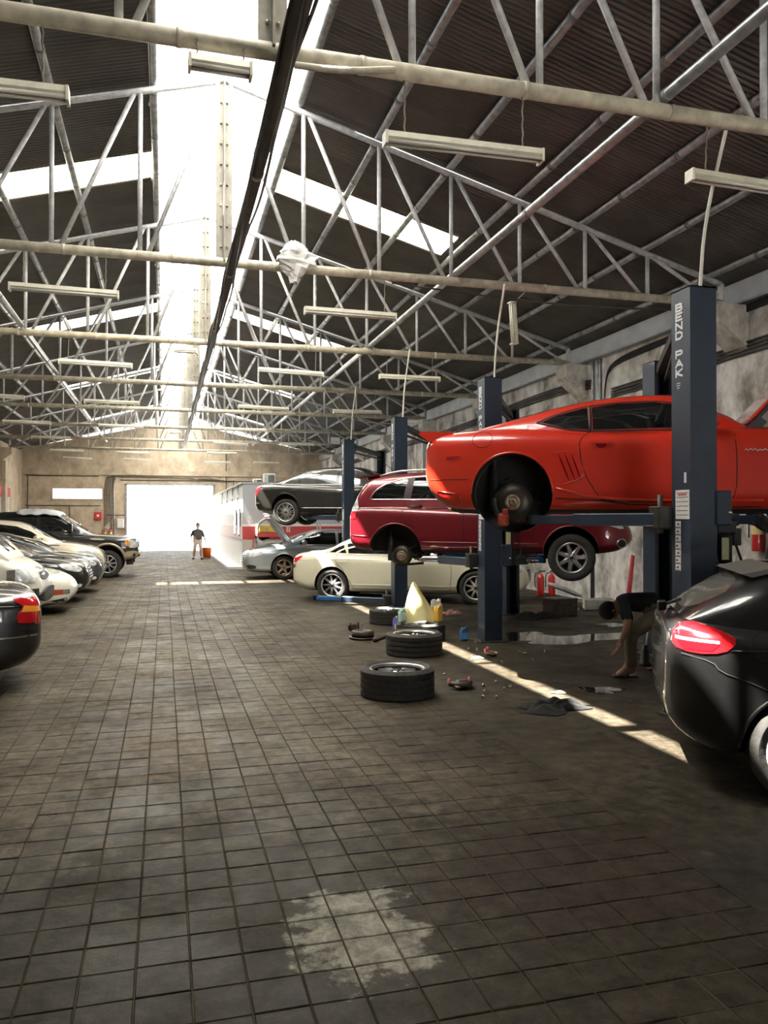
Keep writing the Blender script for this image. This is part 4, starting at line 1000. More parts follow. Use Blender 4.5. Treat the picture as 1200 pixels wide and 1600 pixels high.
for i in range(12):
    for j in range(8): fs.append((i * 9 + j, i * 9 + j + 1, (i + 1) * 9 + j + 1, (i + 1) * 9 + j))
b.add(vs, fs, 0, True); me = b.mesh('sun_shade', M('silver_sun_shade', (.55, .57, .6), .4, metal=.3, var=.12))
o = link('sun_shade', me, None, (-3.44, 25.76, 0), label='crinkled silver sun shade lying over the roof of the black pickup', cat='sun shade')
md = o.modifiers.new('s', 'SOLIDIFY'); md.thickness = .012

# pearl beige SUV
def crossover(name, label, loc, paint, wsp, H=1.0):
    S = Shape(top=[(-2.3, .75), (-2.29, 1.0), (-2.2, 1.13), (-1.4, 1.16), (0, 1.12), (.8, 1.12), (1.2, 1.12), (1.7, 1.06), (2.1, .94), (2.27, .8), (2.3, .66)],
              bot=[(-2.3, .6), (-2.2, .4), (-1.8, .3), (0, .27), (1.7, .28), (2.1, .32), (2.25, .42), (2.3, .55)],
              plan=[(-2.3, .6), (-2.2, .8), (-1.9, .9), (0, .93), (1.4, .93), (1.8, .88), (2.1, .74), (2.25, .56), (2.3, .42)],
              roof=[(-2.2, 1.1), (-2.1, 1.3), (-1.8, 1.58), (-1.3, 1.66), (-.4, 1.7), (.1, 1.66), (.5, 1.53), (1.0, 1.26), (1.35, 1.08)],
              belt=[(-2.2, 1.06), (1.35, 1.03)], gw=[(-2.2, .66), (-1.7, .82), (0, .83), (.8, .8), (1.35, .68)], nt=5, nb=6, mid=.48, tum=.13, gm=5)
    ar = [(-1.4, .4, .42), (1.4, .4, .42)]
    car = make_car(name, label, 'car', loc, 0, S, paint, ar, [(x, .36, s, 0) for x in (-1.4, 1.4) for s in (-1, 1)], wsp)
    for s in (-1, 1):
        panel(S, car, 'front_door_window', [(-.2, 1.2), (-.2, 1.58), (.2, 1.53), (.55, 1.4), (.85, 1.2)], 'side', m_glass, .004, s, rnd=0)
        panel(S, car, 'rear_door_window', [(-1.2, 1.2), (-1.1, 1.56), (-.3, 1.58), (-.3, 1.2)], 'side', m_glass, .004, s, rnd=0)
        panel(S, car, 'headlight', [(1.65, 1.02), (1.85, 1.0), (2.12, .88), (2.2, .78), (2.0, .76), (1.8, .86)], 'side', m_clearlens, .008, s, .02, .05, 1)
        seam(S, car, [(.95, 1.1), (.97, .7), (.9, .34)], s); seam(S, car, [(-.25, 1.15), (-.25, .34)], s)
        panel(S, car, 'door_handle', [(-.15, 1.02), (.08, 1.03), (.08, .99), (-.15, .98)], 'side', m_chrome, .028, s, .03, rnd=1)
        panel(S, car, 'wing_badge', [(1.0, 1.06), (1.25, 1.05), (1.25, 1.03), (1.0, 1.035)], 'side', m_trim, .006, s, .01, .05, 0)
        panel(S, car, 'fog_recess', [(1.95, .56), (2.2, .56), (2.22, .46), (2.0, .46)], 'side', m_trim, .006, s, .02, .05, 1)
        mirror(S, car, .72, 1.18, paint, s, (.1, .14, .09))
    panel(S, car, 'windscreen', [(1.22, -.62), (1.22, .62), (.45, .64), (.45, -.64)], 'top', m_glass2, .004)
    panel(S, car, 'grille', [(-.45, .9), (.45, .9), (.38, .7), (-.38, .7)], 'front', m_trim, .01)
    for z in (.74, .79, .84): seam(S, car, [(-.42, z), (.42, z)], 1, 'grille_bar', .012, m_chrome, .014, 0, 'front')
    return S, car
crossover('suv', 'pearl-beige SUV parked beside the black pickup', (-3.83, 22.85, 0), p_pearl, (.36, .24, .25, 6, False, m_rim, .06))
# two dark saloons nose out
def saloon(label, loc, paint):
    S, car = sedan('sedan', label, loc, 0, paint, 2.35, (.325, .23, .235, 5, True, m_rim, .06), 0, .37, m_glass, 1.42, wb=1.44)
    for s in (-1, 1):
        panel(S, car, 'lamp_bezel', [(1.9, .85), (2.28, .79), (2.45, .68), (2.38, .6), (2.02, .68)], 'side', m_trim, .003, s, .02, .05, 1)
        panel(S, car, 'bumper_intake', [(2.2, .4), (2.46, .42), (2.46, .28), (2.2, .26)], 'side', m_trim, .006, s, .02, .05, 1)
        panel(S, car, 'fog_lamp', [(2.3, .38), (2.4, .39), (2.4, .32), (2.3, .31)], 'side', m_clearlens, .012, s, .02, .05, 1)
    return S, car
saloon('gloss-black saloon nose-out between the white coupe and a grey saloon', (-4.03, 18.25), p_black)
saloon('dark-grey saloon nose-out between the black saloon and the pearl-beige SUV', (-3.92, 20.45), p_grey)
# low white coupe with a wedge nose
S = Shape(top=[(-2.1, .6), (-2.08, .8), (-1.9, .9), (-1.0, .93), (0, .9), (.6, .88), (1.2, .82), (1.7, .74), (1.95, .64), (2.06, .54), (2.1, .45)],
          bot=[(-2.1, .4), (-2.0, .26), (-1.6, .18), (0, .16), (1.5, .16), (1.85, .17), (2.03, .24), (2.1, .36)],
          plan=[(-2.1, .6), (-2.0, .78), (-1.6, .86), (0, .84), (1.3, .865), (1.7, .82), (1.95, .68), (2.06, .5), (2.1, .36)],
          roof=[(-1.8, .88), (-1.3, 1.05), (-.7, 1.22), (-.3, 1.27), (.05, 1.25), (.4, 1.08), (.8, .86)], belt=[(-1.8, .84), (.8, .81)],
          gw=[(-1.8, .6), (-.8, .74), (0, .73), (.8, .6)], nt=4.5, nb=5, mid=.5, tum=.2, gm=4)
ar = [(-1.2, .31, .345), (1.2, .31, .345)]
car = make_car('sports_car', 'low white wedge-nosed sports car between the white van and a black saloon', 'car', (-3.7, 16.1, 0), 0, S, p_white, ar, [(x, .3, s, 0) for x in (-1.2, 1.2) for s in (-1, 1)], (.3, .21, .2, 5, False, m_rim, .08))
for s in (-1, 1):
    panel(S, car, 'door_window', [(-.4, .92), (-.4, 1.17), (.0, 1.16), (.25, 1.06), (.5, .92)], 'side', m_glass, .004, s, rnd=0)
    panel(S, car, 'rear_side_window', [(-1.3, .94), (-1.0, 1.05), (-.48, 1.16), (-.48, .92)], 'side', m_glass, .004, s, rnd=0)
    panel(S, car, 'indicator', [(1.72, .46), (1.95, .45), (1.95, .36), (1.72, .36)], 'side', M('dull_orange_lens', (.35, .05, .02), .2, coat=1), .008, s, .02, .05, 0)
    panel(S, car, 'fog_lamp', [(1.95, .45), (2.05, .44), (2.05, .36), (1.95, .36)], 'side', m_dimlens, .008, s, .02, .05, 0)
    panel(S, car, 'bumper_strip', [(1.75, .26), (2.0, .3), (2.05, .27), (1.9, .2)], 'side', m_trim, .012, s, .03, .05, 0)
    seam(S, car, [(.6, .82), (.62, .5), (.55, .24)], s)
    panel(S, car, 'pop_up_lamp_lid', [(1.4, s * .42), (1.4, s * .68), (1.75, s * .62), (1.75, s * .4)], 'top', p_white, .006)
    mirror(S, car, .38, .9, p_white, s)
panel(S, car, 'windscreen', [(.7, -.55), (.7, .55), (.15, .58), (.15, -.58)], 'top', m_glass, .004)
seam(S, car, [(.75, -.6), (1.75, -.5), (1.8, 0), (1.75, .5), (.75, .6)], 1, 'panel_gap', .004, m_gap, 0, 1, 'top')
# white van
S = Shape(top=[(-2.3, 1.0), (-2.28, 1.2), (-1, 1.24), (.8, 1.24), (1.4, 1.22), (1.75, 1.12), (2.0, .98), (2.13, .85), (2.18, .7)],
          bot=[(-2.3, .45), (0, .36), (1.6, .36), (2.0, .36), (2.15, .4), (2.18, .48)],
          plan=[(-2.3, .74), (-2.2, .82), (0, .845), (1.5, .84), (1.9, .8), (2.1, .7), (2.18, .56)],
          roof=[(-2.28, 1.2), (-2.25, 1.7), (-2.1, 1.92), (-1, 1.98), (.3, 1.98), (.75, 1.9), (1.2, 1.62), (1.65, 1.25), (1.75, 1.12)],
          belt=[(-2.28, 1.12), (1.75, 1.08)], gw=[(-2.28, .8), (0, .82), (1.2, .8), (1.75, .72)], nt=6, nb=7, mid=.5, tum=.06, gm=7)
ar = [(-1.3, .34, .37), (1.2, .34, .37)]
car = make_car('van', 'white delivery van with a black bumper in the left row', 'van', (-3.95, 13.55, 0), 0, S, p_white, ar, [(x, .31, s, 0) for x in (-1.3, 1.2) for s in (-1, 1)], (.31, .2, .19, 6, False, m_rim, .07))
for s in (-1, 1):
    panel(S, car, 'door_window', [(.2, 1.2), (.2, 1.75), (.75, 1.72), (1.0, 1.55), (1.28, 1.2)], 'side', m_glass, .004, s, rnd=1)
    panel(S, car, 'cargo_window', [(-1.9, 1.2), (-1.9, 1.75), (.0, 1.75), (.0, 1.2)], 'side', m_glass, .004, s, rnd=1)
    panel(S, car, 'headlight', [(1.86, .98), (2.02, .97), (2.13, .92), (2.15, .8), (2.1, .77), (1.86, .77)], 'side', m_clearlens, .012, s, .03, .04, 0)
    panel(S, car, 'indicator', [(1.74, .96), (1.85, .97), (1.85, .77), (1.74, .79)], 'side', m_dimlens, .013, s, .03, .04, 0)
    panel(S, car, 'bumper_side', [(1.62, .66), (2.15, .68), (2.16, .45), (1.62, .42)], 'side', m_trim, .03, s, .05, .05, 0)
    panel(S, car, 'bumper_lamp', [(1.82, .62), (2.02, .63), (2.02, .54), (1.82, .53)], 'side', M('dull_orange_lens', (.35, .05, .02)), .036, s, .02, .05, 0)
    seam(S, car, [(1.55, 1.15), (1.6, .8), (1.55, .42)], s); seam(S, car, [(.1, 1.9), (.1, .42)], s)
    b = MB(); b.box((1.42, s * .98, 1.28), (.1, .16, .22), bev=.03); b.tube([(1.45, s * .78, 1.2), (1.42, s * .9, 1.25)], .015, 6); b.build('side_mirror', m_trim, car)
panel(S, car, 'windscreen', [(1.62, -.66), (1.62, .66), (.85, .68), (.85, -.68)], 'top', m_glass2, .004)
panel(S, car, 'front_bumper', [(-.66, .66), (.66, .66), (.66, .45), (-.66, .45)], 'front', m_trim, .04, depth=.08)
panel(S, car, 'grille', [(-.4, .9), (.4, .9), (.4, .78), (-.4, .78)], 'front', m_trim, .01)
b = MB(); b.tube([(1.68, -.3, 1.23), (1.3, -.55, 1.53)], .012, 6); b.tube([(1.68, .2, 1.23), (1.35, -.05, 1.52)], .012, 6); b.build('wiper', m_black, car)
# black sedan, tail toward the aisle
S, car = sedan('sedan', 'black sedan backed in at the left edge with its tail to the aisle', (-3.67, 8.9), PI + .21, p_black, 2.4, (.33, .23, .23, 7, False, m_rim, .06), 0, .375, m_glass, 1.43, wb=1.42)
for s in (-1, 1):
    panel(S, car, 'tail_lamp_side', [(-2.385, .84), (-2.3, .98), (-2.1, .7), (-2.35, .68)], 'side', m_redlens, .012, s, .02, .03, 1)
    panel(S, car, 'indicator', [(-2.37, .84), (-2.22, .86), (-2.19, .8), (-2.38, .79)], 'side', m_amber, .016, s, .02, .03, 0)
    panel(S, car, 'bumper_strip', [(-2.39, .57), (-1.9, .56), (-1.9, .545), (-2.39, .555)], 'side', m_chrome, .012, s, .02, rnd=0)

# ------------------------------------------------------------------ placing helpers
FWD = Vector((math.sin(YAW) * math.cos(PITCH), math.cos(YAW) * math.cos(PITCH), math.sin(PITCH))); RGT = Vector((math.cos(YAW), -math.sin(YAW), 0)); UPV = RGT.cross(FWD); EYE = Vector((0, 0, 1.7))
def ray(px, py): return FWD + RGT * (px - 600) / FPX - UPV * (py - 800) / FPX
def G(px, py, z=0.): r = ray(px, py); return EYE + r * (z - 1.7) / r.z
def PZ(px, py, d): return EYE + ray(px, py) * d
def RW(px, py, x=XR): r = ray(px, py); return EYE + r * x / r.x
CD = Vector((math.cos(HD), math.sin(HD), 0)); CN = Vector((-math.sin(HD), math.cos(HD), 0))

# ------------------------------------------------------------------ two-post lifts
m_blue = M('lift_blue_paint', (.015, .028, .05), .42, coat=.2, var=.2, scale=5)
m_blue2 = M('lift_bright_blue', (.03, .12, .32), .4, var=.2)
m_letter = M('white_lettering', (.8, .82, .84), .5, var=.04)
m_paper = M('sticker_paper', (.75, .74, .7), .6, var=.1, scale=30)
m_ink = M('sticker_ink', (.12, .1, .12), .7); m_inkr = M('sticker_red_ink', (.55, .12, .12), .7)
m_grease = M('greasy_steel', (.05, .046, .04), .5, metal=.5, var=.4, scale=12)
m_motor = M('motor_black', (.014, .013, .012), .5, var=.3); m_lab = M('motor_label', (.55, .5, .3), .6, var=.15)
STROKES = dict(B=[[(-.5, -.5), (-.5, .5), (.2, .5), (.42, .38), (.42, .14), (.2, .02), (-.5, .02)], [(.2, .02), (.5, -.12), (.5, -.38), (.25, -.5), (-.5, -.5)]], E=[[(.5, .5), (-.5, .5), (-.5, -.5), (.5, -.5)], [(-.5, 0), (.35, 0)]], N=[[(-.5, -.5), (-.5, .5), (.5, -.5), (.5, .5)]],
               D=[[(-.5, -.5), (-.5, .5), (.15, .5), (.5, .25), (.5, -.25), (.15, -.5), (-.5, -.5)]], P=[[(-.5, -.5), (-.5, .5), (.25, .5), (.5, .36), (.5, .1), (.25, -.04), (-.5, -.04)]], A=[[(-.55, -.5), (0, .5), (.55, -.5)], [(-.3, -.16), (.3, -.16)]], K=[[(-.5, -.5), (-.5, .5)], [(.5, .5), (-.45, -.02), (.5, -.5)]])
def letter_mesh(ch, w_=.082, h_=.056, th=.018):
    b = MB()
    for pl in STROKES[ch]:
        for a, c in zip(pl[:-1], pl[1:]):
            A, C = Vector((a[0] * w_, a[1] * h_, 0)), Vector((c[0] * w_, c[1] * h_, 0)); e = (C - A).normalized() * th * .45; b.beam(A - e, C + e, th, .002)
    return b.mesh('letter', m_letter)
letters = {c: letter_mesh(c) for c in 'BENDPAK'}
small = text_mesh('small_lettering', 'ooooo\nooooo\nooo', .02, m_letter, .0005, 1.)
FACE = Matrix(((0, 0, -1), (-1, 0, 0), (0, 1, 0)))
FACE_E = FACE.to_euler()
LH = 3.69
def column(parent, x, y, op):
    """C-section post, open toward op (+1/-1) in y"""
    b = MB(); h = .13; t = .022
    prof = [(-h, op * h), (-h, -op * h), (h, -op * h), (h, op * h), (h - .05, op * h), (h - .05, op * (h - t)), (h - t, op * (h - t)), (h - t, -op * (h - t)), (-h + t, -op * (h - t)), (-h + t, op * (h - t)), (-h + .05, op * (h - t)), (-h + .05, op * h)]
    b.prism(prof, 0, LH, 'XY'); b.box((0, 0, LH - .006), (.26, .26, .012))
    return b.build('column', m_blue, parent, (x, y, 0))
def lift(k, label, car_c, zc, spread):
    m_ext_ = m_blue2 if k in (1, 2) else m_blue
    nx, ny = 4.42, 6.0 + 4.53 * k; fx, fy = 1.61, 2.91
    L = empty('two_post_lift', (nx, ny, 0), label=label, cat='car lift', group='two-post car lifts')
    c1 = column(L, 0, 0, 1); c2 = column(L, fx, fy, -1)
    for (x, y) in ((0, 0), (fx, fy)):
        b = MB(); b.box((x, y, .008), (.46, .42, .016), bev=.004)
        for sx in (-.19, .19):
            for sy in (-.17, .17): b.lathe([(0, .045), (.014, .045), (.016, .015)], 6, 'Z', (x + sx, y + sy, 0))
        b.build('base_plate', m_grease, L)
    b = MB(); b.beam((.0, .05, LH - .12), (fx, fy - .05, LH - .12), .1, .1); b.beam((.03, .2, LH - .26), (fx - .02, fy - .2, LH - .26), .035, .035); b.build('overhead_beam', m_motor, L)
    b = MB(); b.beam((.1, .13, LH - .35), (.35, .6, LH - .16), .05, .07); b.build('beam_brace', m_grease, L)
    for q, ch in enumerate('BEND PAK'):
        if ch != ' ': link('letter', letters[ch], L, (-.132, .02, 3.535 - q * .081), FACE_E)
    link('small_lettering', small, L, (-.132, .03, 2.86), FACE_E)
    st = MB(); st.box((0, 0, 0), (.003, .19, .25)); so = st.build('instruction_sticker', m_paper, L, (-.132, -.02, 1.83))
    for q in range(6):
        b = MB(); b.box((-.002, 0, .1 - q * .038), (.002, .16, .006)); b.build('printed_line', m_ink, so)
    b = MB(); b.box((-.002, .0, .085), (.002, .12, .016)); b.build('printed_heading', m_inkr, so)
    for q in range(7):
        w = MB(); w.box((0, 0, 0), (.003, .075, .056)); wo = w.build('warning_sticker', m_paper, L, (-.132, .04, 1.66 - q * .062))
        b = MB(); b.box((-.002, random.uniform(-.015, .015), 0), (.002, .03, .016)); b.box((-.002, 0, -.024), (.002, .05, .006)); b.build('printed_symbol', m_ink, wo)
    b = MB(); b.box((0, 0, 0), (.003, .03, .09)); b.build('torn_sticker', m_letter, L, (-.132, -.06, 2.06))
    # carriages and swing arms
    cc = Vector((car_c[0] - nx, car_c[1] - ny, 0)); zt = zc
    for (x, y, op) in ((0, 0, 1), (fx, fy, -1)):
        b = MB(); b.box((x, y + op * .1, zt + .35), (.2, .12, .95), bev=.01)
        b.box((x + op * .19, y - op * .0, zt + .1), (.16, .3, .3), bev=.012); b.box((x, y + op * .2, zt + .02), (.5, .16, .18), bev=.012)
        car_o = b.build('carriage', m_blue, L)
        b = MB(); b.box((x - op * .2, y + op * .2, zt + .02), (.13, .17, .2), bev=.01); b.tube([(x - op * .2, y + op * .2, zt - .12), (x - op * .2, y + op * .2, zt + .22)], .025, 8); b.build('arm_pivot', m_grease, L)
        b = MB(); b.lathe([(0, -.035), (.014, -.035), (.014, 0)], 8, 'Y', (x + .23, y - .15, zt + .06)); b.build('pivot_bolt', m_chrome, L)
        side = -1 if op > 0 else 1
        for sx in (-1, 1):
            pad = cc + CD * (sx * spread[0 if sx < 0 else 1]) + CN * (side * spread[2]); a = Vector((x + sx * .2, y + op * .2, zt)); p = Vector((pad.x, pad.y, zt)); mdl = a + (p - a) * .62
            b = MB(); b.beam(a, mdl, .12, .115, bev=.008); arm = b.build('lift_arm', m_blue, L)
            b = MB(); b.beam(mdl - (p - a) * .05, p, .085, .085, bev=.006); b.build('arm_extension', m_ext_, arm)
            b = MB(); b.lathe([(0, -.05), (.05, -.05), (.05, .03), (.065, .03), (.065, .06), (0, .06)], 16, 'Z', p); b.build('lift_pad', m_black, arm)
    # power unit on the near post
    pu = empty('power_unit', (.27, .0, 1.45)); pu.parent = L
    b = MB(); b.lathe([(0, -.13), (.085, -.13), (.09, -.12), (.09, .11), (.07, .13), (0, .13)], 20, 'Z'); b.box((0, -.0, .19), (.2, .17, .12), bev=.012); b.box((.12, 0, .1), (.09, .13, .15), bev=.01); b.build('motor', m_motor, pu)
    b = MB(); b.box((-.03, -.093, .0), (.07, .006, .19)); b.build('motor_label', m_lab, pu)
    b = MB(); b.box((0, 0, -.28), (.2, .18, .26), bev=.02); b.build('oil_tank', m_motor, pu)
    b = MB(); b.tube(chaikin([(.12, -.03, .05), (.2, -.06, -.2), (.1, -.08, -.34), (-.08, -.1, -.28), (-.14, -.1, -.05), (-.13, -.1, .2)], 2, False), .012, 6); b.build('hose', m_hose, pu)
    b = MB(); b.tube(chaikin([(.08, -.04, .24), (.05, -.07, .32), (-.08, -.08, .38), (-.12, -.08, .45)], 2, False), .012, 6); b.build('hose', m_grease, pu)
    b = MB(); b.tube([(-.12, -.1, .2), (-.1, -.1, .32)], .014, 6); b.build('lever', m_inkr, pu)
    return L
lift(0, 'blue two-post lift nearest the viewer, holding the orange-red coupe', (5.05, 7.545), 1.70, (1.25, .85, .72))
lift(1, 'blue two-post lift second from the viewer, holding the burgundy SUV', (5.067, 12.035), 1.10, (.95, .85, .7))
lift(2, 'blue two-post lift third from the viewer, arms lowered around the cream sedan', (4.6, 16.9), .10, (1.1, .9, 1.32))
lift(3, 'blue two-post lift farthest from the viewer, holding the dusty black sedan', (4.893, 21.22), 1.75, (1.0, .9, .7))

# ------------------------------------------------------------------ lamps under the trusses
m_lampw = M('lamp_white_enamel', (.66, .63, .52), .45, var=.12, scale=12); m_tube = M('unlit_tube_glass', (.72, .70, .62), .2, coat=.5, var=.05); m_chain = M('lamp_chain', (.2, .18, .14), .6)
def lamp_meshes(ln):
    h = MB(); h.prism([(-.05, 0), (-.035, .05), (.035, .05), (.05, 0), (.03, -.01), (-.03, -.01)], -ln / 2, ln / 2, 'YZ')
    a = h.mesh('housing', m_lampw)
    c = MB(); c.box((0, 0, -.005), (.02, .11, .1)); c = c.mesh('end_cap', m_lampw)
    t = MB(); t.tube([(-ln / 2, 0, 0), (ln / 2, 0, 0)], .016, 8); t = t.mesh('tube', m_tube)
    return a, c, t
LAMP = lamp_meshes(1.26); SHORT = lamp_meshes(.42)
def batten(x, y, z, label, ms=LAMP, ln=1.26, hang=True, rot=None, tilt=0.):
    o = empty('batten_lamp', (x, y, z), 0, label, 'lamp', 'batten lamps under the roof')
    if rot: o.rotation_euler = rot
    else: o.rotation_euler = (0, tilt, random.uniform(-.03, .03))
    link('housing', ms[0], o); link('end_cap', ms[1], o, (-ln / 2, 0, 0)); link('end_cap', ms[1], o, (ln / 2, 0, 0))
    for s in (-.03, .03): link('tube', ms[2], o, (0, s, -.026))
    if hang:
        for s in (-1, 1):
            b = MB(); xx = s * ln * .38
            pts = [(xx + .004 * (-1) ** q, 0, .05 + (CH_Z - z - .05) * q / 8) for q in range(9)]; b.tube(pts, .007, 5); b.build('chain', m_chain, o)
    return o
LX = [(-3.9, 'far left'), (-1.2, 'left of the ridge'), (2.42, 'right of the ridge'), (4.85, 'over the lift bays')]
for k in range(1, 9):
    y = TRUSS_Y[k]
    for x, w_ in LX:
        if (k <= 2 and x < -3) or (k == 2 and x > 4) or (k in (5, 7) and x > 4) or (k == 6 and -2 < x < 0): continue
        batten(x + random.uniform(-.08, .08) - (.25 if k == 1 and 0 < x < 3 else 0), y, CH_Z - random.uniform(.47, .56), f'unlit batten lamp {w_}, hung from the {ordinal(k - 1)} truss', tilt=random.uniform(-.02, .03))
    if k in (1, 3, 6): batten(.37, y - .05, CH_Z - .19, f'short boxy batten lamp beside the ridge pipe on the {ordinal(k - 1)} truss', SHORT, .42, True)
dang = batten(*PZ(802, 505, 12.2), label='broken batten lamp dangling on end from the second truss near the lift post', ms=lamp_meshes(.62), ln=.62, hang=False, rot=(.25, 1.5, .3))
dl = dang.location; b = MB(); mi_ = (Matrix.Translation(dl) @ dang.rotation_euler.to_matrix().to_4x4()).inverted(); b.tube([mi_ @ Vector((dl.x - .02, dl.y, dl.z + .28)), mi_ @ Vector((dl.x, 10.65, CH_Z))], .008, 6); b.build('cord', m_chain, dang)
b = MB(); o = empty('floodlight', (6.3, 30.2, 4.72), label='small square floodlight clipped to a far truss above the black sedan', cat='floodlight')
b.box((0, 0, 0), (.42, .16, .34), bev=.03); b.tube([(-.15, 0, .15), (-.15, 0, .34)], .015, 6); b.tube([(.15, 0, .15), (.15, 0, .34)], .015, 6); b.build('housing', m_trim, o)
b = MB(); b.box((0, -.083, 0), (.36, .01, .27)); b.build('lens', m_clearlens, o)
# hanging cables
m_cw = M('white_cable', (.62, .6, .55), .6)
def cable(pts, r, label, mat=None, nm='hanging_cable'):
    b = MB(); b.tube(chaikin([tuple(p) for p in pts], 2, False), r, 6); return b.build(nm, mat or m_cw, None, label=label, cat='cable')
for k, lb in enumerate(['nearest', 'second', 'third', 'farthest']):
    y = 6.0 + 4.53 * k
    cable([(4.5, y + .02, LH - .01), (4.52, y - .02, LH + .6), (4.6, y - .12 if k else 5.8, CH_Z - .05)], .016, f'white power cable rising from the {lb} lift post to the roof')
cable([(4.0, 20.4, CH_Z - .05), (4.6, 20.6, 4.3), (6.2, 21.5, 4.35), (8.5, 22.0, 4.6)], .012, 'loose pale cable sagging across the bays behind the third post')
cable([(RX + 2.3, 10.72, CH_Z - .07), (4.0, 10.74, CH_Z - .12), (5.8, 10.74, CH_Z - .2), (8.3, 10.74, CH_Z - .1)], .012, 'thin dark cable sagging below the second truss', m_darkpipe)
cable([(RX + .15, 5.7, CH_Z - .1), (RX + .5, 5.65, CH_Z - .12), (RX + .9, 5.7, CH_Z - .02)], .025, 'short grey hose looped from the ridge pipe to the first truss', m_pipe2)
# crumpled plastic bag on the second truss
random.seed(21)
b = MB(); vs = []; fs = []; n1, n2 = 16, 14
for i in range(n2 + 1):
    t = i / n2
    for j in range(n1):
        a = 2 * PI * j / n1; r = (.05 + .17 * math.sin(PI * min(1, t * 1.15)) ** .8) * (1 + .35 * math.sin(a * 3 + t * 5) * random.uniform(.3, 1)) * random.uniform(.75, 1.15)
        vs.append((r * math.cos(a) * 1.05, r * math.sin(a) * .6, .1 - .55 * t + random.uniform(-.02, .02)))
for i in range(n2):
    for j in range(n1): fs.append((i * n1 + j, i * n1 + (j + 1) % n1, (i + 1) * n1 + (j + 1) % n1, (i + 1) * n1 + j))
fs.append(tuple(range(n1))); b.add(vs, fs); m_bag = M('white_plastic_film', (.72, .71, .68), .35, var=.08)
bp_ = PZ(462, 384, 10.55)
b.build('plastic_bag', m_bag, None, (bp_.x, 10.65 - .1, CH_Z + .22), label='crumpled white plastic bag snagged on the second truss', cat='plastic bag')

# ------------------------------------------------------------------ right wall fittings
def wcab(pts, r=.02, mat=m_black, nm='wall_cable'):
    b = MB(); b.tube(chaikin([tuple(p) for p in pts], 2, False), r, 6); b.build(nm, mat, wr)
for k in range(4):
    z = 4.25 + .055 * k; xw = XR - .03
    wcab([(xw, YF + .2, z + .1), (xw, 4, z), (xw, 8, z - .02 + .02 * k), (xw, 10.5, z + .02), (xw, 12.5, z - .08), (xw, 14.3, z - .1)], .018)
    wcab([(xw, 15.0, z + .2), (xw, 16.5, z + .3), (xw, 19, z + .25), (xw, 24, z + .1), (xw, 30, z + .2), (xw, 44, z)], .018)
    wcab([(xw, 9.5, 4.92 + .03 * k), (xw, 12.5, 4.86 + .03 * k), (xw, 14.2, 4.8 + .03 * k), (xw, 14.55, 4.6), (xw, 14.6, 3.2)], .016)
for y in (14.72, 14.8, 15.0): wcab([(XR - .04, y, 5.0), (XR - .04, y, 2.6)], .03, m_galv, 'conduit')
wcab([(XR - .03, 15.05, 2.2), (XR - .03, 15.05, 0)], .045, m_black, 'conduit')
for p, lb in (((RW(1192, 835)), 'red fire extinguisher with a yellow label hung on the right wall'),):
    o = empty('fire_extinguisher', (XR - .1, p.y, p.z - .25), label=lb, cat='extinguisher')
    m_ext = M('extinguisher_red', (.55, .02, .02), .35, coat=.5)
    b = MB(); b.lathe([(0, 0), (.075, 0), (.08, .02), (.08, .4), (.05, .47), (.025, .49), (.025, .52), (0, .52)], 18); b.build('cylinder', m_ext, o)
    b = MB(); b.lathe([(.0815, .25), (.0815, .38)], 18); b.build('label_band', M('yellow_label', (.75, .6, .25), .6), o)
    b = MB(); b.box((0, -.03, .55), (.03, .14, .03)); b.tube(chaikin([(0, .03, .52), (-.03, .14, .5), (-.04, .13, .2)], 2, False), .012, 6); b.build('valve_and_hose', m_black, o)
    ext0 = o
jk = RW(1200, 850)
b = MB(); vs = []; fs = []
for i in range(11):
    for j in range(9):
        t = i / 10; u = j / 8 - .5; wdt = .16 + .38 * min(1, t * 1.5); vs.append((-.05 - .05 * math.sin(u * 9 + t * 2) - .03 * math.sin(t * 7), u * wdt, .4 - .85 * t))
for i in range(10):
    for j in range(8): fs.append((i * 9 + j, i * 9 + j + 1, (i + 1) * 9 + j + 1, (i + 1) * 9 + j))
b.add(vs, fs, 0, True)
o = b.build('jacket', M('dark_cloth', (.03, .025, .03), .9, var=.4), None, (XR - .03, jk.y - .32, 1.5), label='dark jacket hanging on the right wall beside the extinguisher', cat='jacket')
o.modifiers.new('s', 'SOLIDIFY').thickness = .03

# ------------------------------------------------------------------ far end: booth, shelf, bucket, boxes
m_bw = M('booth_white', (.74, .74, .74), .6, var=.05, scale=2); m_bg = M('booth_grey', (.42, .44, .47), .6, var=.06, scale=2); m_br = M('booth_red', (.42, .05, .05), .6, var=.15, scale=3); m_bb = M('booth_beige', (.48, .45, .4), .7, var=.1, scale=3)
BX, BY, BZ = 2.57, 27.75, 2.94
bo = empty('office_booth', (BX, BY, 0), label='white and grey office booth with a red band by the far door', cat='booth')
b = MB(); b.box((2.6, 8.5, BZ / 2 + .02), (5.2, 17, BZ - .04)); b.build('shell', m_bw, bo)
for z0, z1, m_, nm in ((0, 1.02, m_bb, 'lower_panel'), (1.02, 1.47, m_br, 'red_band'), (1.47, 1.55, m_bw, 'white_stripe'), (1.55, BZ - .03, m_bg, 'upper_panel')):
    b = MB(); b.box((2.6, -.012, (z0 + z1) / 2), (5.2, .03, z1 - z0)); b.build(nm, m_, bo)
b = MB(); b.box((-.012, 8.5, 1.25), (.028, 16.9, .45)); b.build('side_red_band', M('pale_band', (.66, .5, .5), .6), bo)  # paler than the red band on the front face
b = MB(); b.box((2.6, 8.5, BZ + .02), (5.3, 17.1, .06)); b.build('roof', m_bg, bo)
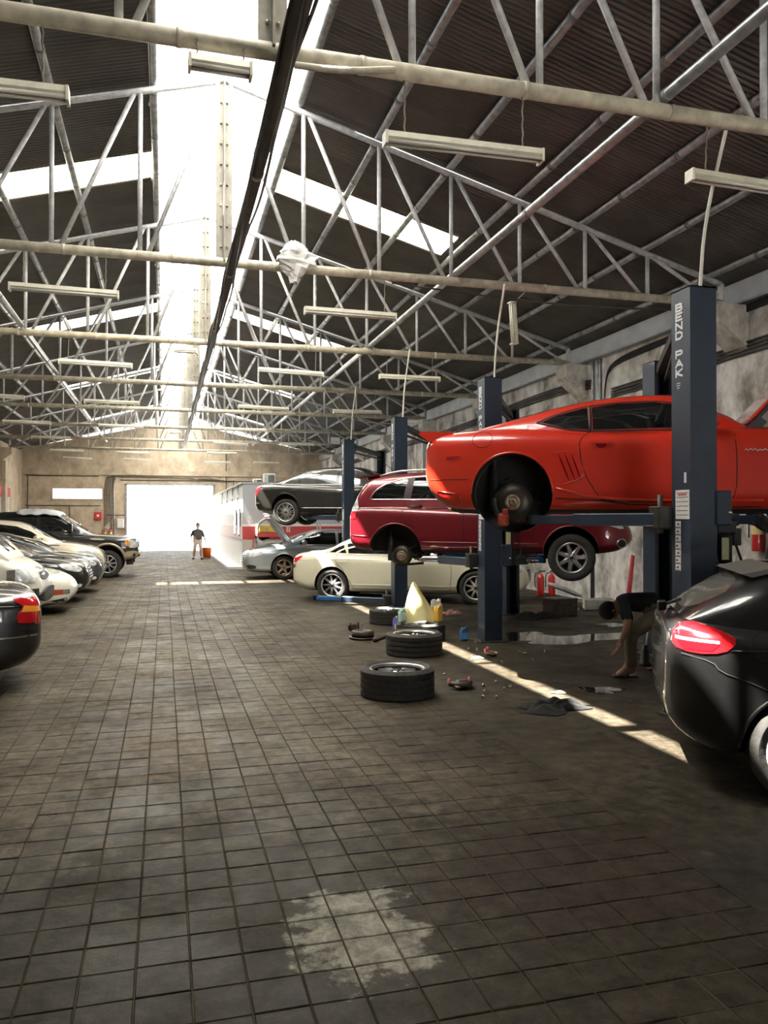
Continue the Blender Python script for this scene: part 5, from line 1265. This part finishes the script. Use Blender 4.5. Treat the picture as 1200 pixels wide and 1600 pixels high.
for y0, wd in ((1.0, .7), (2.6, .8)):
    b = MB(); b.box((-.02, y0, 1.6), (.04, wd, .95)); wn_ = b.build('booth_window', m_trim, bo)
    b = MB(); b.box((-.03, y0, 1.6), (.03, wd - .14, .82)); b.build('pane', m_glass2, wn_)
for y0 in (.6, 2.9, 5.6, 8.6):
    b = MB(); b.beam((-.03, y0 + .9, 2.92), (-.12, y0, 2.45), .03, .06); b.tube(chaikin([(-.04, y0 + .7, 2.9), (-.08, y0 + .5, 2.4), (-.04, y0 + .45, 2.1)], 2, False), .018, 6); b.build('bracket', m_trim, bo)
b = MB(); b.box((-.25, 8.3, .05), (.5, 16.6, .1), bev=.01); b.build('step', m_bw, bo)
b = MB(); b.tube([(.3, -.06, .02), (.36, -.06, 1.0)], .025, 6); b.build('red_pole', m_br, bo)
m_ac = M('ac_white', (.62, .62, .58), .5)
for (x, y, sc2, lb) in ((3.62, 28.9, 1., 'larger white air-conditioner unit on the booth roof behind the black sedan'), (3.42, 31.0, .75, 'smaller white air-conditioner unit on the booth roof')):
    o = empty('air_conditioner', (x, y, BZ + .05), label=lb, cat='air conditioner'); b = MB(); b.box((0, 0, .18 * sc2), (.42 * sc2, .3, .36 * sc2), bev=.02); b.build('casing', m_ac, o)
    b = MB()
    for q in range(6): b.box((.06, -.155, (.06 + q * .045) * sc2), (.22 * sc2, .012, .028 * sc2))
    b.build('grille', m_trim, o)
    b = MB(); b.box((-.13 * sc2, -.155, .18 * sc2), (.1 * sc2, .012, .3 * sc2)); b.build('side_vent', m_pipe, o)
# shelf in front of the booth
sh = empty('tool_shelf', (3.0, 27.15, 0), label='metal shelf rack with red edges against the booth, behind the silver car', cat='shelf')
for x in (0, 1.05, 2.1):
    for y in (-.25, .25): b = MB(); b.box((x, y, .8), (.05, .05, 1.6)); b.build('upright', m_pipe, sh)
for z in (.3, .62, .95, 1.2):
    b = MB(); b.box((1.05, 0, z), (2.15, .55, .03)); so = b.build('shelf_board', m_trim if z < 1 else m_br, sh)
    b = MB(); b.box((1.05, -.28, z), (2.15, .02, .09 if z < 1 else .16)); b.build('shelf_edge', m_br if z > 1 else m_pipe, so)
bk = empty('engine_cover', (3.35, 27.1, 1.235), label='yellow and grey machine lying on the shelf rack top', cat='machine')
b = MB(); b.box((0, 0, .14), (.6, .4, .28), bev=.06); b.build('casing', M('ochre_casing', (.42, .3, .06), .6, var=.3), bk)
b = MB(); b.tube(chaikin([(-.35, -.2, 0), (-.38, -.2, .3), (-.05, -.2, .55), (.3, -.2, .4), (.5, -.2, .02)], 2, False), .05, 8); b.build('arch_trim', m_pipe, bk)
for q, (x, z, c_, lb) in enumerate(((3.3, .35, (.02, .02, .02), 'black bundle on the lower board of the shelf rack'), (3.2, 1.0, (.03, .03, .03), 'dark tool case on the shelf rack'), (4.3, .99, (.05, .02, .02), 'dark jumble of parts on the shelf rack near the silver bonnet'))):
    b = MB(); random.seed(q)
    for _ in range(6): b.ball((random.uniform(-.2, .2), random.uniform(-.12, .12), random.uniform(.05, .14)), (random.uniform(.07, .16), .1, random.uniform(.05, .1)), 8)
    b.build('parts_bundle', M(f'bundle_{q}', c_, .7, var=.5, scale=20), None, (x, 27.15, z), label=lb, cat='parts')
bu = G(334, 872)
o = empty('bucket', (bu.x - .3, bu.y, 0), label='orange plastic bucket on the floor beside the booth step', cat='bucket')
b = MB(); b.lathe([(0, .02), (.16, .02), (.21, .48), (.225, .48), (.225, .44), (.2, .44)], 20); b.build('pail', M('orange_plastic', (.85, .2, .03), .5), o)
b = MB(); b.tube([(.22 * math.cos(a * PI / 10), .02, .46 - .2 * math.sin(a * PI / 10)) for a in range(11)], .008, 6); b.build('handle', m_galv, o)
fb = empty('fire_alarm_box', (-3.42, YB - .08, 1.9), label='red fire hose box on the beige end wall', cat='box')
b = MB(); b.box((0, 0, 0), (.36, .14, .42), bev=.02); b.build('casing', M('alarm_red', (.5, .03, .03), .5), fb)
b = MB(); b.box((0, -.075, .02), (.12, .01, .12)); b.build('glass_plate', m_white, fb)
for x, lb in ((-3.08, 'left red fire extinguisher standing by the end wall door'), (-2.78, 'right red fire extinguisher standing by the end wall door')):
    e = copy_tree(ext0); e.location = (x, YB - .12, .65); e.rotation_euler = (0, 0, PI / 2); e['label'] = lb
o = empty('switch_box', (-2.28, YB - .1, 1.5), label='white electrical box on the end wall next to the door', cat='electrical box')
b = MB(); b.box((0, 0, 0), (.36, .16, .5), bev=.02); b.build('casing', m_white, o); b = MB(); b.box((.0, -.085, .05), (.28, .01, .34)); b.build('cover', m_bw, o)
# roller shutter on the left wall
d2 = empty('door_2', (XL + .03, 39.5, 0), kind='structure')
for q in range(24):
    b = MB(); b.box((0, 0, .06 + q * .115), (.03, 4.6, .105), bev=.01); b.build('slat', m_pipe, d2)
b = MB(); b.box((.02, 0, 3.0), (.06, 4.7, .4)); b.build('header', m_br, d2)

# ------------------------------------------------------------------ loose wheels, jugs, parts on the floor
FLAT = (-PI / 2, 0, 0)
def loose(px, py, R, wd, rr, lab, spin, spokes=5, twin=True, dusty=False):
    p = G(px, py); o = wheel(None, p.x, p.y, wd / 2 + .004, R, wd, rr, spokes, twin, m_rim, top='loose_wheel'); o.rotation_euler = (-PI / 2, 0, spin)
    return tag(o, lab, 'wheel', 'loose wheels on the workshop floor')
w1 = loose(621, 1085, .36, .27, .27, 'loose alloy wheel lying flat nearest the viewer', .4)
w2 = loose(647, 1021, .36, .27, .27, 'loose alloy wheel lying flat second from the viewer', 2.1)
w3 = loose(609, 973, .34, .23, .24, 'dusty loose wheel lying flat by the third lift post', 1.0)
w4 = loose(657, 999, .35, .24, .25, 'loose wheel under the yellow bag', .2)
p4 = w4.location.copy()
b = MB(); vs = []; fs = []; random.seed(5)
for i in range(13):
    t = i / 12
    for j in range(20):
        a = 2 * PI * j / 20; r = (.015 + .25 * t) * (1 + .13 * math.sin(a * 5 + t * 3) + .08 * math.sin(a * 9)); vs.append((r * math.cos(a) + .08 * t - .06, r * .75 * math.sin(a), .55 * (1 - t) + .02 * math.sin(a * 3) * t))
for i in range(12):
    for j in range(20): fs.append((i * 20 + j, i * 20 + (j + 1) % 20, (i + 1) * 20 + (j + 1) % 20, (i + 1) * 20 + j))
fs.append(tuple(range(20)))
b.add(vs, fs, 0, True)
b.build('cloth_bag', M('yellow_bag', (.66, .6, .28), .6, var=.12, scale=5), None, (p4.x - .04, p4.y - .0, .268), label='pale yellow bag standing on a loose wheel by the third post', cat='bag')
def jug(name, loc, rz, h, wd, dp, col, label, lab_col=None, cap=(.7, .7, .7)):
    o = empty(name, loc, rz, label, 'oil container'); b = MB()
    b.box((0, 0, h * .36), (wd, dp, h * .72), bev=wd * .14); b.prism([(-wd * .48, h * .68), (wd * .48, h * .68), (wd * .3, h * .9), (-wd * .1, h * .93), (-wd * .4, h * .8)], -dp * .42, dp * .42)
    b.tube(chaikin([(-wd * .4, 0, h * .74), (-wd * .42, 0, h * .93), (-wd * .1, 0, h * .95)], 1, False), wd * .07, 6); b.build('bottle', M('jug_' + name + str(col), col, .45, var=.08), o)
    b = MB(); b.lathe([(wd * .15, h * .88), (wd * .15, h), (0, h)], 12, 'Z', (wd * .2, 0, 0)); b.build('cap', M('cap' + str(cap), cap, .4), o)
    if lab_col: b = MB(); b.box((0, -dp / 2 - .002, h * .36), (wd * .74, .006, h * .45)); b.build('printed_label', M('lab' + str(lab_col), lab_col, .5, var=.25, scale=30), o)
    return o
jug('oil_jug', (p4.x + .27, p4.y + .08, .262), -.3, .3, .17, .11, (.5, .5, .47), 'grey oil jug with an orange label beside the yellow bag', (.75, .38, .05))
jug('oil_jug', (p4.x + .22, p4.y - .13, .262), .5, .24, .12, .09, (.75, .45, .06), 'small orange oil jug in front of the grey jug')
q = G(725, 1001); jug('oil_bottle', (q.x, q.y, 0), .1, .19, .12, .07, (.05, .13, .3), 'blue oil bottle standing on the floor behind the second lift post', (.1, .3, .6), (.05, .1, .2))
jug('spray_bottle', (p4.x - .3, p4.y - .1, .262), .3, .2, .11, .08, (.45, .7, .6), 'mint green bottle beside the yellow bag', (.8, .85, .82))
q = G(618, 990); jug('blue_tube', (q.x, q.y, 0), .2, .26, .08, .06, (.12, .12, .45), 'blue and white container leaning by the second loose wheel', (.8, .8, .82))
m_part = M('greasy_part', (.07, .055, .045), .5, metal=.5, var=.4, scale=20); m_rag = M('black_rag', (.012, .012, .012), .95, var=.5, scale=30)
def caliper(px, py, rz, label, s=1.):
    p = G(px, py); o = empty('brake_caliper', (p.x, p.y, 0), rz, label, 'car part'); b = MB(); pts = [(.11 * s * math.cos(PI * (1 + k / 10)), .11 * s * math.sin(PI * (1 + k / 10)) + .05, .05 * s) for k in range(11)]
    b.tube(pts, .034 * s, 8); b.box((0, .0, .05 * s), (.13 * s, .09 * s, .09 * s), bev=.015); b.build('caliper_body', m_part, o)
    b = MB(); b.tube([(-.13 * s, .06, .05), (-.09 * s, -.06, .03), (.09 * s, -.06, .03), (.13 * s, .06, .05)], .014, 6); b.build('bracket', m_hub, o)
    for sx in (-1, 1): b = MB(); b.lathe([(0, .07), (.018, .07), (.02, .02)], 8, 'Z', (sx * .12 * s, .06, .03)); b.build('guide_pin', m_inkr, o)
    return o
caliper(722, 1076, .1, 'rusty brake caliper on the floor beside the nearest loose wheel', .95)
caliper(768, 1025, 1.0, 'small brake part on the floor left of the sun strip', .6)
p = G(567, 998); o = empty('brake_drum', (p.x, p.y, 0), label='dark brake drum on the floor beyond the loose wheels', cat='car part')
b = MB(); b.lathe([(.05, .03), (.15, .03), (.16, .0), (.16, .11), (.14, .12), (.06, .12), (.05, .03)], 28); b.build('drum', m_part, o); b = MB(); b.lathe([(.16, .01), (.2, .01), (.2, .03), (.16, .03)], 20); b.build('backing_plate', m_disc, o)
p, p2 = G(586, 1003), G(606, 994)
b = MB(); b.tube([(p.x, p.y, .02), (p2.x, p2.y, .02)], .022, 8); b.ball((p.x, p.y, .03), .04, 8); b.build('tie_rod', m_part, None, label='dark steel rod with a ball end beside the brake drum', cat='car part')
p = G(551, 986); o = empty('valve_block', (p.x, p.y, 0), .3, 'small dark block of parts left of the brake drum', 'car part')
b = MB(); b.box((0, 0, .06), (.12, .09, .1), bev=.015); b.build('block', m_part, o); b = MB()
for sx in (-1, 1): b.tube([(sx * .07, -.05, .02), (sx * .07, -.05, .14)], .014, 6)
b.build('pin', m_disc, o)
m_nut = M('bright_nut', (.55, .53, .48), .3, metal=.8)
nut = MB(); nut.lathe([(0, .0), (.012, .0), (.012, .016), (.009, .03), (0, .031)], 8); nut_me = nut.mesh('lug_nut', m_nut)
random.seed(11)
NUTS = [(732, 1076, 0), (755, 1073, 0), (757, 1083, 0), (775, 1070, 0), (788, 1075, 0), (795, 1073, 0), (754, 1091, 0), (776, 1092, 0), (812, 1021, 1), (818, 1023, 1), (823, 1021, 1), (851, 1021, 1), (742, 1005, 1), (745, 1018, 1), (566, 978, 2), (786, 1035, 1), (831, 1033, 1), (697, 1054, 2), (732, 1017, 2)]
desc = ['by the rusty caliper', 'near the foot of the second post', 'away from the others']
for px, py, g in NUTS:
    p = G(px, py); link('lug_nut', nut_me, None, (p.x, p.y, .002 if random.random() < .6 else .016), (0, 0 if random.random() < .6 else 1.4, random.uniform(0, 6)), f'small bright wheel nut on the floor {desc[g]}', 'wheel nut', f'loose wheel nuts {desc[g]}')
def rag(px, py, sx, sy, h, label, mat, seed, z=0):
    random.seed(seed); p = G(px, py, z); b = MB(); n = 22; vs = []; fs = []
    ph = [random.uniform(0, 6) for _ in range(8)]
    for i in range(n + 1):
        for j in range(n + 1):
            u, v = i / n * 2 - 1, j / n * 2 - 1; k = math.sqrt(max(0, 1 - .5 * v * v)); k2 = math.sqrt(max(0, 1 - .5 * u * u)); x, y = u * k, v * k2
            e = 1 - min(1, math.hypot(x, y)) ** 2.5; an = math.atan2(y, x); w_ = 1 + .25 * math.sin(an * 3 + ph[0]) + .15 * math.sin(an * 5 + ph[1])
            z_ = h * e * (.55 + .45 * math.sin(x * 6 + ph[2] + 2 * math.sin(y * 4 + ph[3])) * math.cos(y * 7 + ph[4])); vs.append((x * sx * w_, y * sy * w_, max(.003, z_ + .008)))
    for i in range(n):
        for j in range(n): fs.append((i * (n + 1) + j, (i + 1) * (n + 1) + j, (i + 1) * (n + 1) + j + 1, i * (n + 1) + j + 1))
    b.add(vs, fs, 0, True); o = b.build('rag', mat, None, (p.x, p.y, z), label=label, cat='rag'); return o
rag(862, 1109, .3, .18, .11, 'crumpled black rag beside the sun strip', m_rag, 3)
rag(705, 960, .16, .12, .1, 'pink rag on the floor by the cream sedan', M('pink_rag', (.4, .2, .2), .9, var=.3), 4)
rag(835, 966, .5, .25, .12, 'dark oily rag at the foot of the wall side post', m_rag, 8)
rag(745, 1029, .07, .05, .025, 'pale paper scrap lying in the sun strip', M('paper_scrap', (.6, .52, .4), .8), 12)
rag(874, 1083, .07, .05, .02, 'brown paper scrap right of the sun strip', M('paper_scrap2', (.5, .4, .27), .8), 15)
# puddles
m_wet = M('oily_water', (.02, .02, .02), .04, var=.2, spec=.8)
def puddle(px, py, sx, sy, label, seed):
    random.seed(seed); p = G(px, py); ph = [random.uniform(0, 6) for _ in range(4)]; vs = [(0, 0, .003)]
    for k in range(48): a = 2 * PI * k / 48; r = 1 + .22 * math.sin(3 * a + ph[0]) + .15 * math.sin(5 * a + ph[1]) + .08 * math.sin(9 * a + ph[2]); vs.append((r * sx * math.cos(a), r * sy * math.sin(a), .0015))
    b = MB(); b.add(vs, [(0, k + 1, (k + 1) % 48 + 1) for k in range(48)], 0, True); b.build('puddle', m_wet, None, (p.x, p.y, .0), label=label, cat='puddle')
puddle(890, 997, 1.1, .4, 'long dark puddle between the lift posts', 1); puddle(815, 992, .35, .3, 'small puddle at the foot of the second post', 2)
puddle(940, 1078, .2, .16, 'round puddle in front of the crouching worker', 3); puddle(965, 976, .3, .2, 'puddle by the wall behind the worker', 4)
# junk along the right wall
def crate(px, py, d, rz, label, m1, m2, nm='carton'):
    p = G(px, py); o = empty(nm, (p.x, p.y, 0), rz, label, 'box'); b = MB(); b.box((0, 0, d[2] / 2), d, bev=.012); b.build('box', m1, o)
    b = MB(); b.box((d[0] / 2, 0, d[2] / 2), (.01, d[1] * .96, d[2] * .94)); b.box((0, 0, d[2]), (d[0] * .9, .05, .006)); b.build('end_panel', m2, o); return o
m_car = M('worn_white_carton', (.42, .4, .36), .8, var=.3, scale=8); m_cr = M('dull_red_carton', (.16, .04, .03), .8, var=.3)
crate(935, 952, (.55, .34, .2), -.4, 'worn white carton with a red end behind the worker', m_car, m_cr); crate(905, 947, (.75, .4, .1), -.2, 'flat grey slab pile by the wall', M('dusty_board', (.2, .19, .17), .9, var=.3), m_part, 'board_pile'); crate(890, 955, (.3, .22, .06), .3, 'small pale flat box on the floor by the wall', m_car, m_part)
crate(875, 962, (.5, .35, .32), .2, 'dark parts bin below the raised SUV wheel', m_part, m_trim, 'parts_bin')
p = G(868, 925); o = empty('vent_panel', (p.x, p.y + .3, 0), -.3, 'white louvred panel leaning on the wall', 'panel'); b = MB(); b.box((0, 0, .38), (.62, .05, .5), mat=Matrix.Rotation(.15, 4, 'X')); b.build('plate', m_car, o)
for i in range(4):
    for j in range(3): b = MB(); b.box((-.2 + j * .2, -.03 - .0, .24 + i * .1), (.13, .03, .03)); b.build('louvre', m_trim, o)
p = G(905, 935); b = MB(); pts = [(-.5, 0, .5), (-.3, -.05, .42), (0, -.1, .3), (.3, -.1, .16), (.5, -.05, .1)]
b.tube([(x * .75, y, z * .7) for x, y, z in pts], [.03, .05, .055, .05, .025], 10); b.tube([(-.3, -.1, .3), (.3, -.16, .08)], .015, 6); b.build('bumper_scrap', M('scuffed_silver', (.45, .45, .44), .4, metal=.4, var=.3), None, (p.x - .42, p.y - .1, 0), label='scuffed silver bumper scrap leaning by the wall', cat='car part')
for px, lb in ((845, 'left red extinguisher in the junk pile by the wall'), (862, 'right red extinguisher in the junk pile by the wall')):
    p = G(px, 931); e = copy_tree(ext0); e.location = (p.x, p.y, .0); e.rotation_euler = (0, 0, 1.2); e['label'] = lb
    for c_ in kids(e):
        if c_.name.startswith('label_band'): bpy.data.objects.remove(c_)
p = RW(1002, 905); b = MB(); b.prism([(-.1, 0), (-.02, 0), (.1, 1.02), (.05, 1.04)], -.03, .03); b.build('red_panel', M('faded_red_plastic', (.5, .05, .06), .5, var=.2), None, (XR - .25, p.y, 0), label='faded red plastic panel behind the nearest far post', cat='panel')

# ------------------------------------------------------------------ people
m_skin = M('skin', (.33, .19, .13), .6, var=.08); m_skin2 = M('far_skin', (.4, .24, .16), .6, var=.08); m_hair = M('dark_hair', (.012, .01, .01), .7)
m_shirt = M('dark_navy_shirt', (.02, .023, .032), .9, var=.3, scale=9); m_khaki = M('khaki_trousers', (.17, .14, .10), .9, var=.2, scale=9)
m_tee = M('charcoal_tee', (.035, .035, .037), .9, var=.2); m_shorts = M('pale_shorts', (.5, .42, .36), .9, var=.1); m_shoe = M('dark_shoe', (.02, .018, .016), .6); m_sandal = M('brown_sandal', (.08, .04, .025), .6)
def skinned(joints, edges, root, levels=2):
    names = list(joints); me = bpy.data.meshes.new('sk'); me.from_pydata([joints[n][0] for n in names], [(names.index(a), names.index(c)) for a, c in edges], [])
    o = bpy.data.objects.new('sk', me); COL.objects.link(o); o.modifiers.new('k', 'SKIN'); md = o.modifiers.new('u', 'SUBSURF'); md.levels = levels; md.render_levels = levels
    for n, d in zip(names, me.skin_vertices[0].data): r = joints[n][1]; d.radius = (r if isinstance(r, tuple) else (r, r)); d.use_root = (n == root)
    dg = bpy.context.evaluated_depsgraph_get(); out = bpy.data.meshes.new_from_object(o.evaluated_get(dg)); bpy.data.objects.remove(o); return out
def hand_chain(J, E, wrist, d, curl, out, pre, s=1.):
    """palm and five fingers: d along the hand, out across the palm, curl the palm normal"""
    d, out, curl = Vector(d).normalized(), Vector(out).normalized(), Vector(curl).normalized(); w0 = Vector(J[wrist][0])
    J[pre + 'palm'] = (tuple(w0 + d * .05 * s), (.034 * s, .02 * s)); E.append((wrist, pre + 'palm'))
    J[pre + 'palm2'] = (tuple(w0 + d * .085 * s), (.036 * s, .016 * s)); E.append((pre + 'palm', pre + 'palm2'))
    return w0, d, out, curl
def fingers(b, w0, d, out, curl, s=1.):
    for k, (o_, ln) in enumerate(((-.03, .07), (-.01, .08), (.01, .075), (.03, .058))):
        p = w0 + d * .085 * s + out * o_ * s; a = p + d * ln * .45 * s + curl * .01 * s; c = a + d * ln * .3 * s + curl * .02 * s; e = c + d * ln * .15 * s + curl * .025 * s
        b.tube([p, a, c, e], [.0095 * s, .009 * s, .0085 * s, .006 * s], 8)
    p = w0 + d * .035 * s - out * .03 * s; a = p + d * .03 * s - out * .022 * s + curl * .01 * s; c = a + d * .03 * s - out * .004 * s + curl * .018 * s; b.tube([p, a, c], [.012 * s, .0105 * s, .007 * s], 8)
def person(name, label, J, E, root, regions, mats, hair, shoes, hands, head, face_dir):
    o = empty(name, (0, 0, 0), label=label, cat='person')
    me = skinned(J, E, root); b = MB()
    for f in me.polygons: pass
    vs = [tuple(v.co) for v in me.vertices]; names = list(J)
    fs = [tuple(p.vertices) for p in me.polygons]; b.add(vs, fs, 0, True)
    segs = [(Vector(J[a][0]), Vector(J[c][0]), regions.get((a, c), 0)) for a, c in E]
    def near_region(p):
        best = None
        for a, c, r in segs:
            t = max(0, min(1, (p - a).dot(c - a) / max(1e-9, (c - a).length_squared))); q = (p - (a + (c - a) * t)).length
            if best is None or q < best[0]: best = (q, r)
        return best[1]
    for i, f in enumerate(fs):
        ctr = sum((Vector(vs[j]) for j in f), Vector()) / len(f); b.m[i] = near_region(ctr)
    hi = len(mats) - 1
    # head: skull, jaw, nose, ears, eyes joined to the body mesh
    hc, hr, upd = Vector(head[0]), head[1], Vector(head[2]).normalized(); fd = Vector(face_dir).normalized(); sd_ = upd.cross(fd).normalized(); R = Matrix((fd, sd_, upd)).transposed()
    b.ball(hc, (hr * .98, hr * .78, hr * 1.15), 18, 0, R); b.ball(hc + fd * hr * .25 - upd * hr * .55, (hr * .62, hr * .58, hr * .6), 14, 0, R)
    b.ball(hc + fd * hr * 1.0 - upd * hr * .12, (hr * .2, hr * .14, hr * .26), 8, 0, R); b.ball(hc + fd * hr * .86 - upd * hr * .62, (hr * .08, hr * .28, hr * .07), 8, 0, R)
    for s in (-1, 1):
        b.ball(hc + sd_ * s * hr * .8 - upd * hr * .1, (hr * .2, hr * .08, hr * .28), 8, 0, R); b.ball(hc + fd * hr * .88 + sd_ * s * hr * .33 + upd * hr * .02, (hr * .08, hr * .13, hr * .07), 8, hi, R)
    for h in hands: fingers(b, *h)
    b.build('body', mats, o)
    hb = MB(); hb.ball(hc + upd * hr * .18 - fd * hr * .12, (hr * 1.06, hr * .9, hr * 1.1), 18, 0, R); hb.build('hair', hair, o)
    for (sp_, sdir, mt, ln) in shoes:
        sp_, sdir = Vector(sp_), Vector(sdir).normalized(); rz = math.atan2(sdir.y, sdir.x); Rz = Matrix.Rotation(rz, 3, 'Z'); sb = MB()
        sb.box(sp_ + Vector((0, 0, .012)), (ln, .095, .024), rz, bev=.01)
        if mt is m_sandal:
            for q in (-.02, .05): sb.tube([sp_ + Rz @ Vector((q * ln * 4, -.05, .01)), sp_ + Rz @ Vector((q * ln * 4, -.03, .065)), sp_ + Rz @ Vector((q * ln * 4, .03, .065)), sp_ + Rz @ Vector((q * ln * 4, .05, .01))], .012, 6)
        else: sb.ball(sp_ + sdir * ln * .12 + Vector((0, 0, .04)), (ln * .38, .05, .045), 12, 0, Rz); sb.ball(sp_ - sdir * ln * .25 + Vector((0, 0, .05)), (ln * .25, .045, .055), 12, 0, Rz)
        sb.build('sandal' if mt is m_sandal else 'shoe', mt, o)
    return o
# worker bending over under the coupe
D = 8.6
def W(px, py, d=D): p = PZ(px, py, d); return (p.x, p.y, p.z)
J = dict(pelvis=(W(1040, 951), (.15, .14)), waist=(W(1020, 942), (.14, .13)), chest=(W(992, 938), (.16, .15)), neck=(W(969, 943), .06), head0=(W(960, 951), .07),
         hipR=(W(1034, 957, D - .1), .105), kneeR=(W(986, 990, D - .12), .078), calfR=(W(985, 1012, D - .1), .07), ankR=(W(987, 1042, D - .06), .055), heelR=(W(989, 1051, D - .03), .04), toeR=(W(962, 1055, D - .03), (.045, .025)),
         hipL=(W(1040, 958, D + .12), .105), kneeL=(W(1034, 1000, D + .1), .08), calfL=(W(1038, 1020, D + .1), .07), ankL=(W(1042, 1040, D + .1), .055), toeL=(W(1020, 1046, D + .1), (.045, .028)),
         shR=(W(973, 940, D - .2), .07), elR=(W(984, 968, D - .24), .047), foreR=(W(977, 988, D - .25), .042), wrR=(W(971, 1001, D - .25), .03),
         shL=(W(972, 940, D + .18), .07), elL=(W(978, 968, D + .2), .047), wrL=(W(985, 1002, D + .1), .03))
E = [('pelvis', 'waist'), ('waist', 'chest'), ('chest', 'neck'), ('neck', 'head0'), ('pelvis', 'hipR'), ('hipR', 'kneeR'), ('kneeR', 'calfR'), ('calfR', 'ankR'), ('ankR', 'heelR'), ('ankR', 'toeR'), ('pelvis', 'hipL'), ('hipL', 'kneeL'), ('kneeL', 'calfL'), ('calfL', 'ankL'), ('ankL', 'toeL'),
     ('chest', 'shR'), ('shR', 'elR'), ('elR', 'foreR'), ('foreR', 'wrR'), ('chest', 'shL'), ('shL', 'elL'), ('elL', 'wrL')]
reg = {}
for a, c in E: reg[(a, c)] = 2 if c in ('hipR', 'kneeR', 'calfR', 'ankR', 'hipL', 'kneeL', 'calfL', 'ankL') else (1 if c in ('waist', 'chest', 'shR', 'shL') else 0)
reg[('shR', 'elR')] = 1; reg[('shL', 'elL')] = 1; reg[('chest', 'neck')] = 1
h1 = hand_chain(J, E, 'wrR', (Vector(W(966, 1012, D - .25)) - Vector(W(971, 1001, D - .25))), (-1, 0, -.3), (.3, 1, 0), 'r'); h2 = hand_chain(J, E, 'wrL', (0, 0, -1), (-1, 0, 0), (0, 1, 0), 'l')
fr = G(976, 1058); fl_ = G(1030, 1047)
person('person', 'person in a dark shirt and khaki trousers bending over beneath the raised coupe', J, E, 'pelvis', reg, [m_skin, m_shirt, m_khaki, m_hair], m_hair,
       [((fr.x, fr.y, 0), -RGT, m_sandal, .27), ((fl_.x, fl_.y, 0), -RGT, m_sandal, .27)], [h1, h2], (W(953, 954), .095, tuple(-RGT * .8 - Vector((0, 0, .5)))), RGT * .5 - Vector((0, 0, .85)))
jp = G(1008, 1040); o = empty('bottle_jack', (jp.x, jp.y, 0), label='dark bottle jack with a pale handle beside the bending worker', cat='jack')
b = MB(); b.lathe([(0, 0), (.075, 0), (.075, .03), (.05, .05), (.05, .17), (.03, .19), (.03, .24), (0, .24)], 16); b.build('jack_body', m_motor, o)
b = MB(); b.tube([(0, .0, .1), (.06, 0, .45)], .02, 8); b.build('handle', m_pipe2, o)
# man walking in from the far door
mp_ = G(309, 874); ox, oy = mp_.x, mp_.y
def V(x, y, z): return (ox + x, oy + y, z)
J = dict(pelvis=(V(0, 0, .80), (.17, .15)), waist=(V(0, 0, .95), (.21, .17)), chest=(V(0, 0, 1.12), (.2, .15)), neck=(V(0, 0, 1.29), .06), head0=(V(0, -.02, 1.36), .06),
         hipR=(V(.1, 0, .74), .11), kneeR=(V(.13, -.04, .42), .075), ankR=(V(.15, .02, .09), .045), toeR=(V(.19, -.12, .035), (.04, .03)), hipL=(V(-.1, 0, .74), .11), kneeL=(V(-.13, .02, .42), .075), ankL=(V(-.17, .1, .09), .045), toeL=(V(-.19, -.04, .035), (.04, .03)),
         shR=(V(.17, 0, 1.2), .07), elR=(V(.25, .02, .97), .05), wrR=(V(.34, -.06, .76), .032), shL=(V(-.17, 0, 1.2), .07), elL=(V(-.29, .06, .98), .055), wrL=(V(-.26, -.12, .86), .033))
E = [('pelvis', 'waist'), ('waist', 'chest'), ('chest', 'neck'), ('neck', 'head0')] + [(a + s, c + s) for s in 'RL' for a, c in (('hip', 'knee'), ('knee', 'ank'), ('ank', 'toe'), ('sh', 'el'), ('el', 'wr'))] + [('pelvis', 'hipR'), ('pelvis', 'hipL'), ('chest', 'shR'), ('chest', 'shL')]
reg = {('pelvis', 'waist'): 1, ('waist', 'chest'): 1, ('chest', 'neck'): 1, ('chest', 'shR'): 1, ('chest', 'shL'): 1, ('shR', 'elR'): 1, ('shL', 'elL'): 1, ('pelvis', 'hipR'): 2, ('pelvis', 'hipL'): 2, ('hipR', 'kneeR'): 2, ('hipL', 'kneeL'): 2}
h1 = hand_chain(J, E, 'wrR', (.3, -.2, -1), (0, -1, 0), (1, 0, 0), 'r'); h2 = hand_chain(J, E, 'wrL', (.4, -.8, -.3), (0, -.5, -1), (1, 0, 0), 'l')
person('person', 'person in a dark tee and pale shorts walking in front of the bright far door', J, E, 'pelvis', reg, [m_skin2, m_tee, m_shorts, m_hair], m_hair,
       [((ox + .17, oy - .05, 0), (.2, -1, 0), m_shoe, .27), ((ox - .18, oy + .03, 0), (-.1, -1, 0), m_shoe, .27)], [h1, h2], (V(0, -.03, 1.45), .098, (0, 0, 1)), (0, -1, 0))
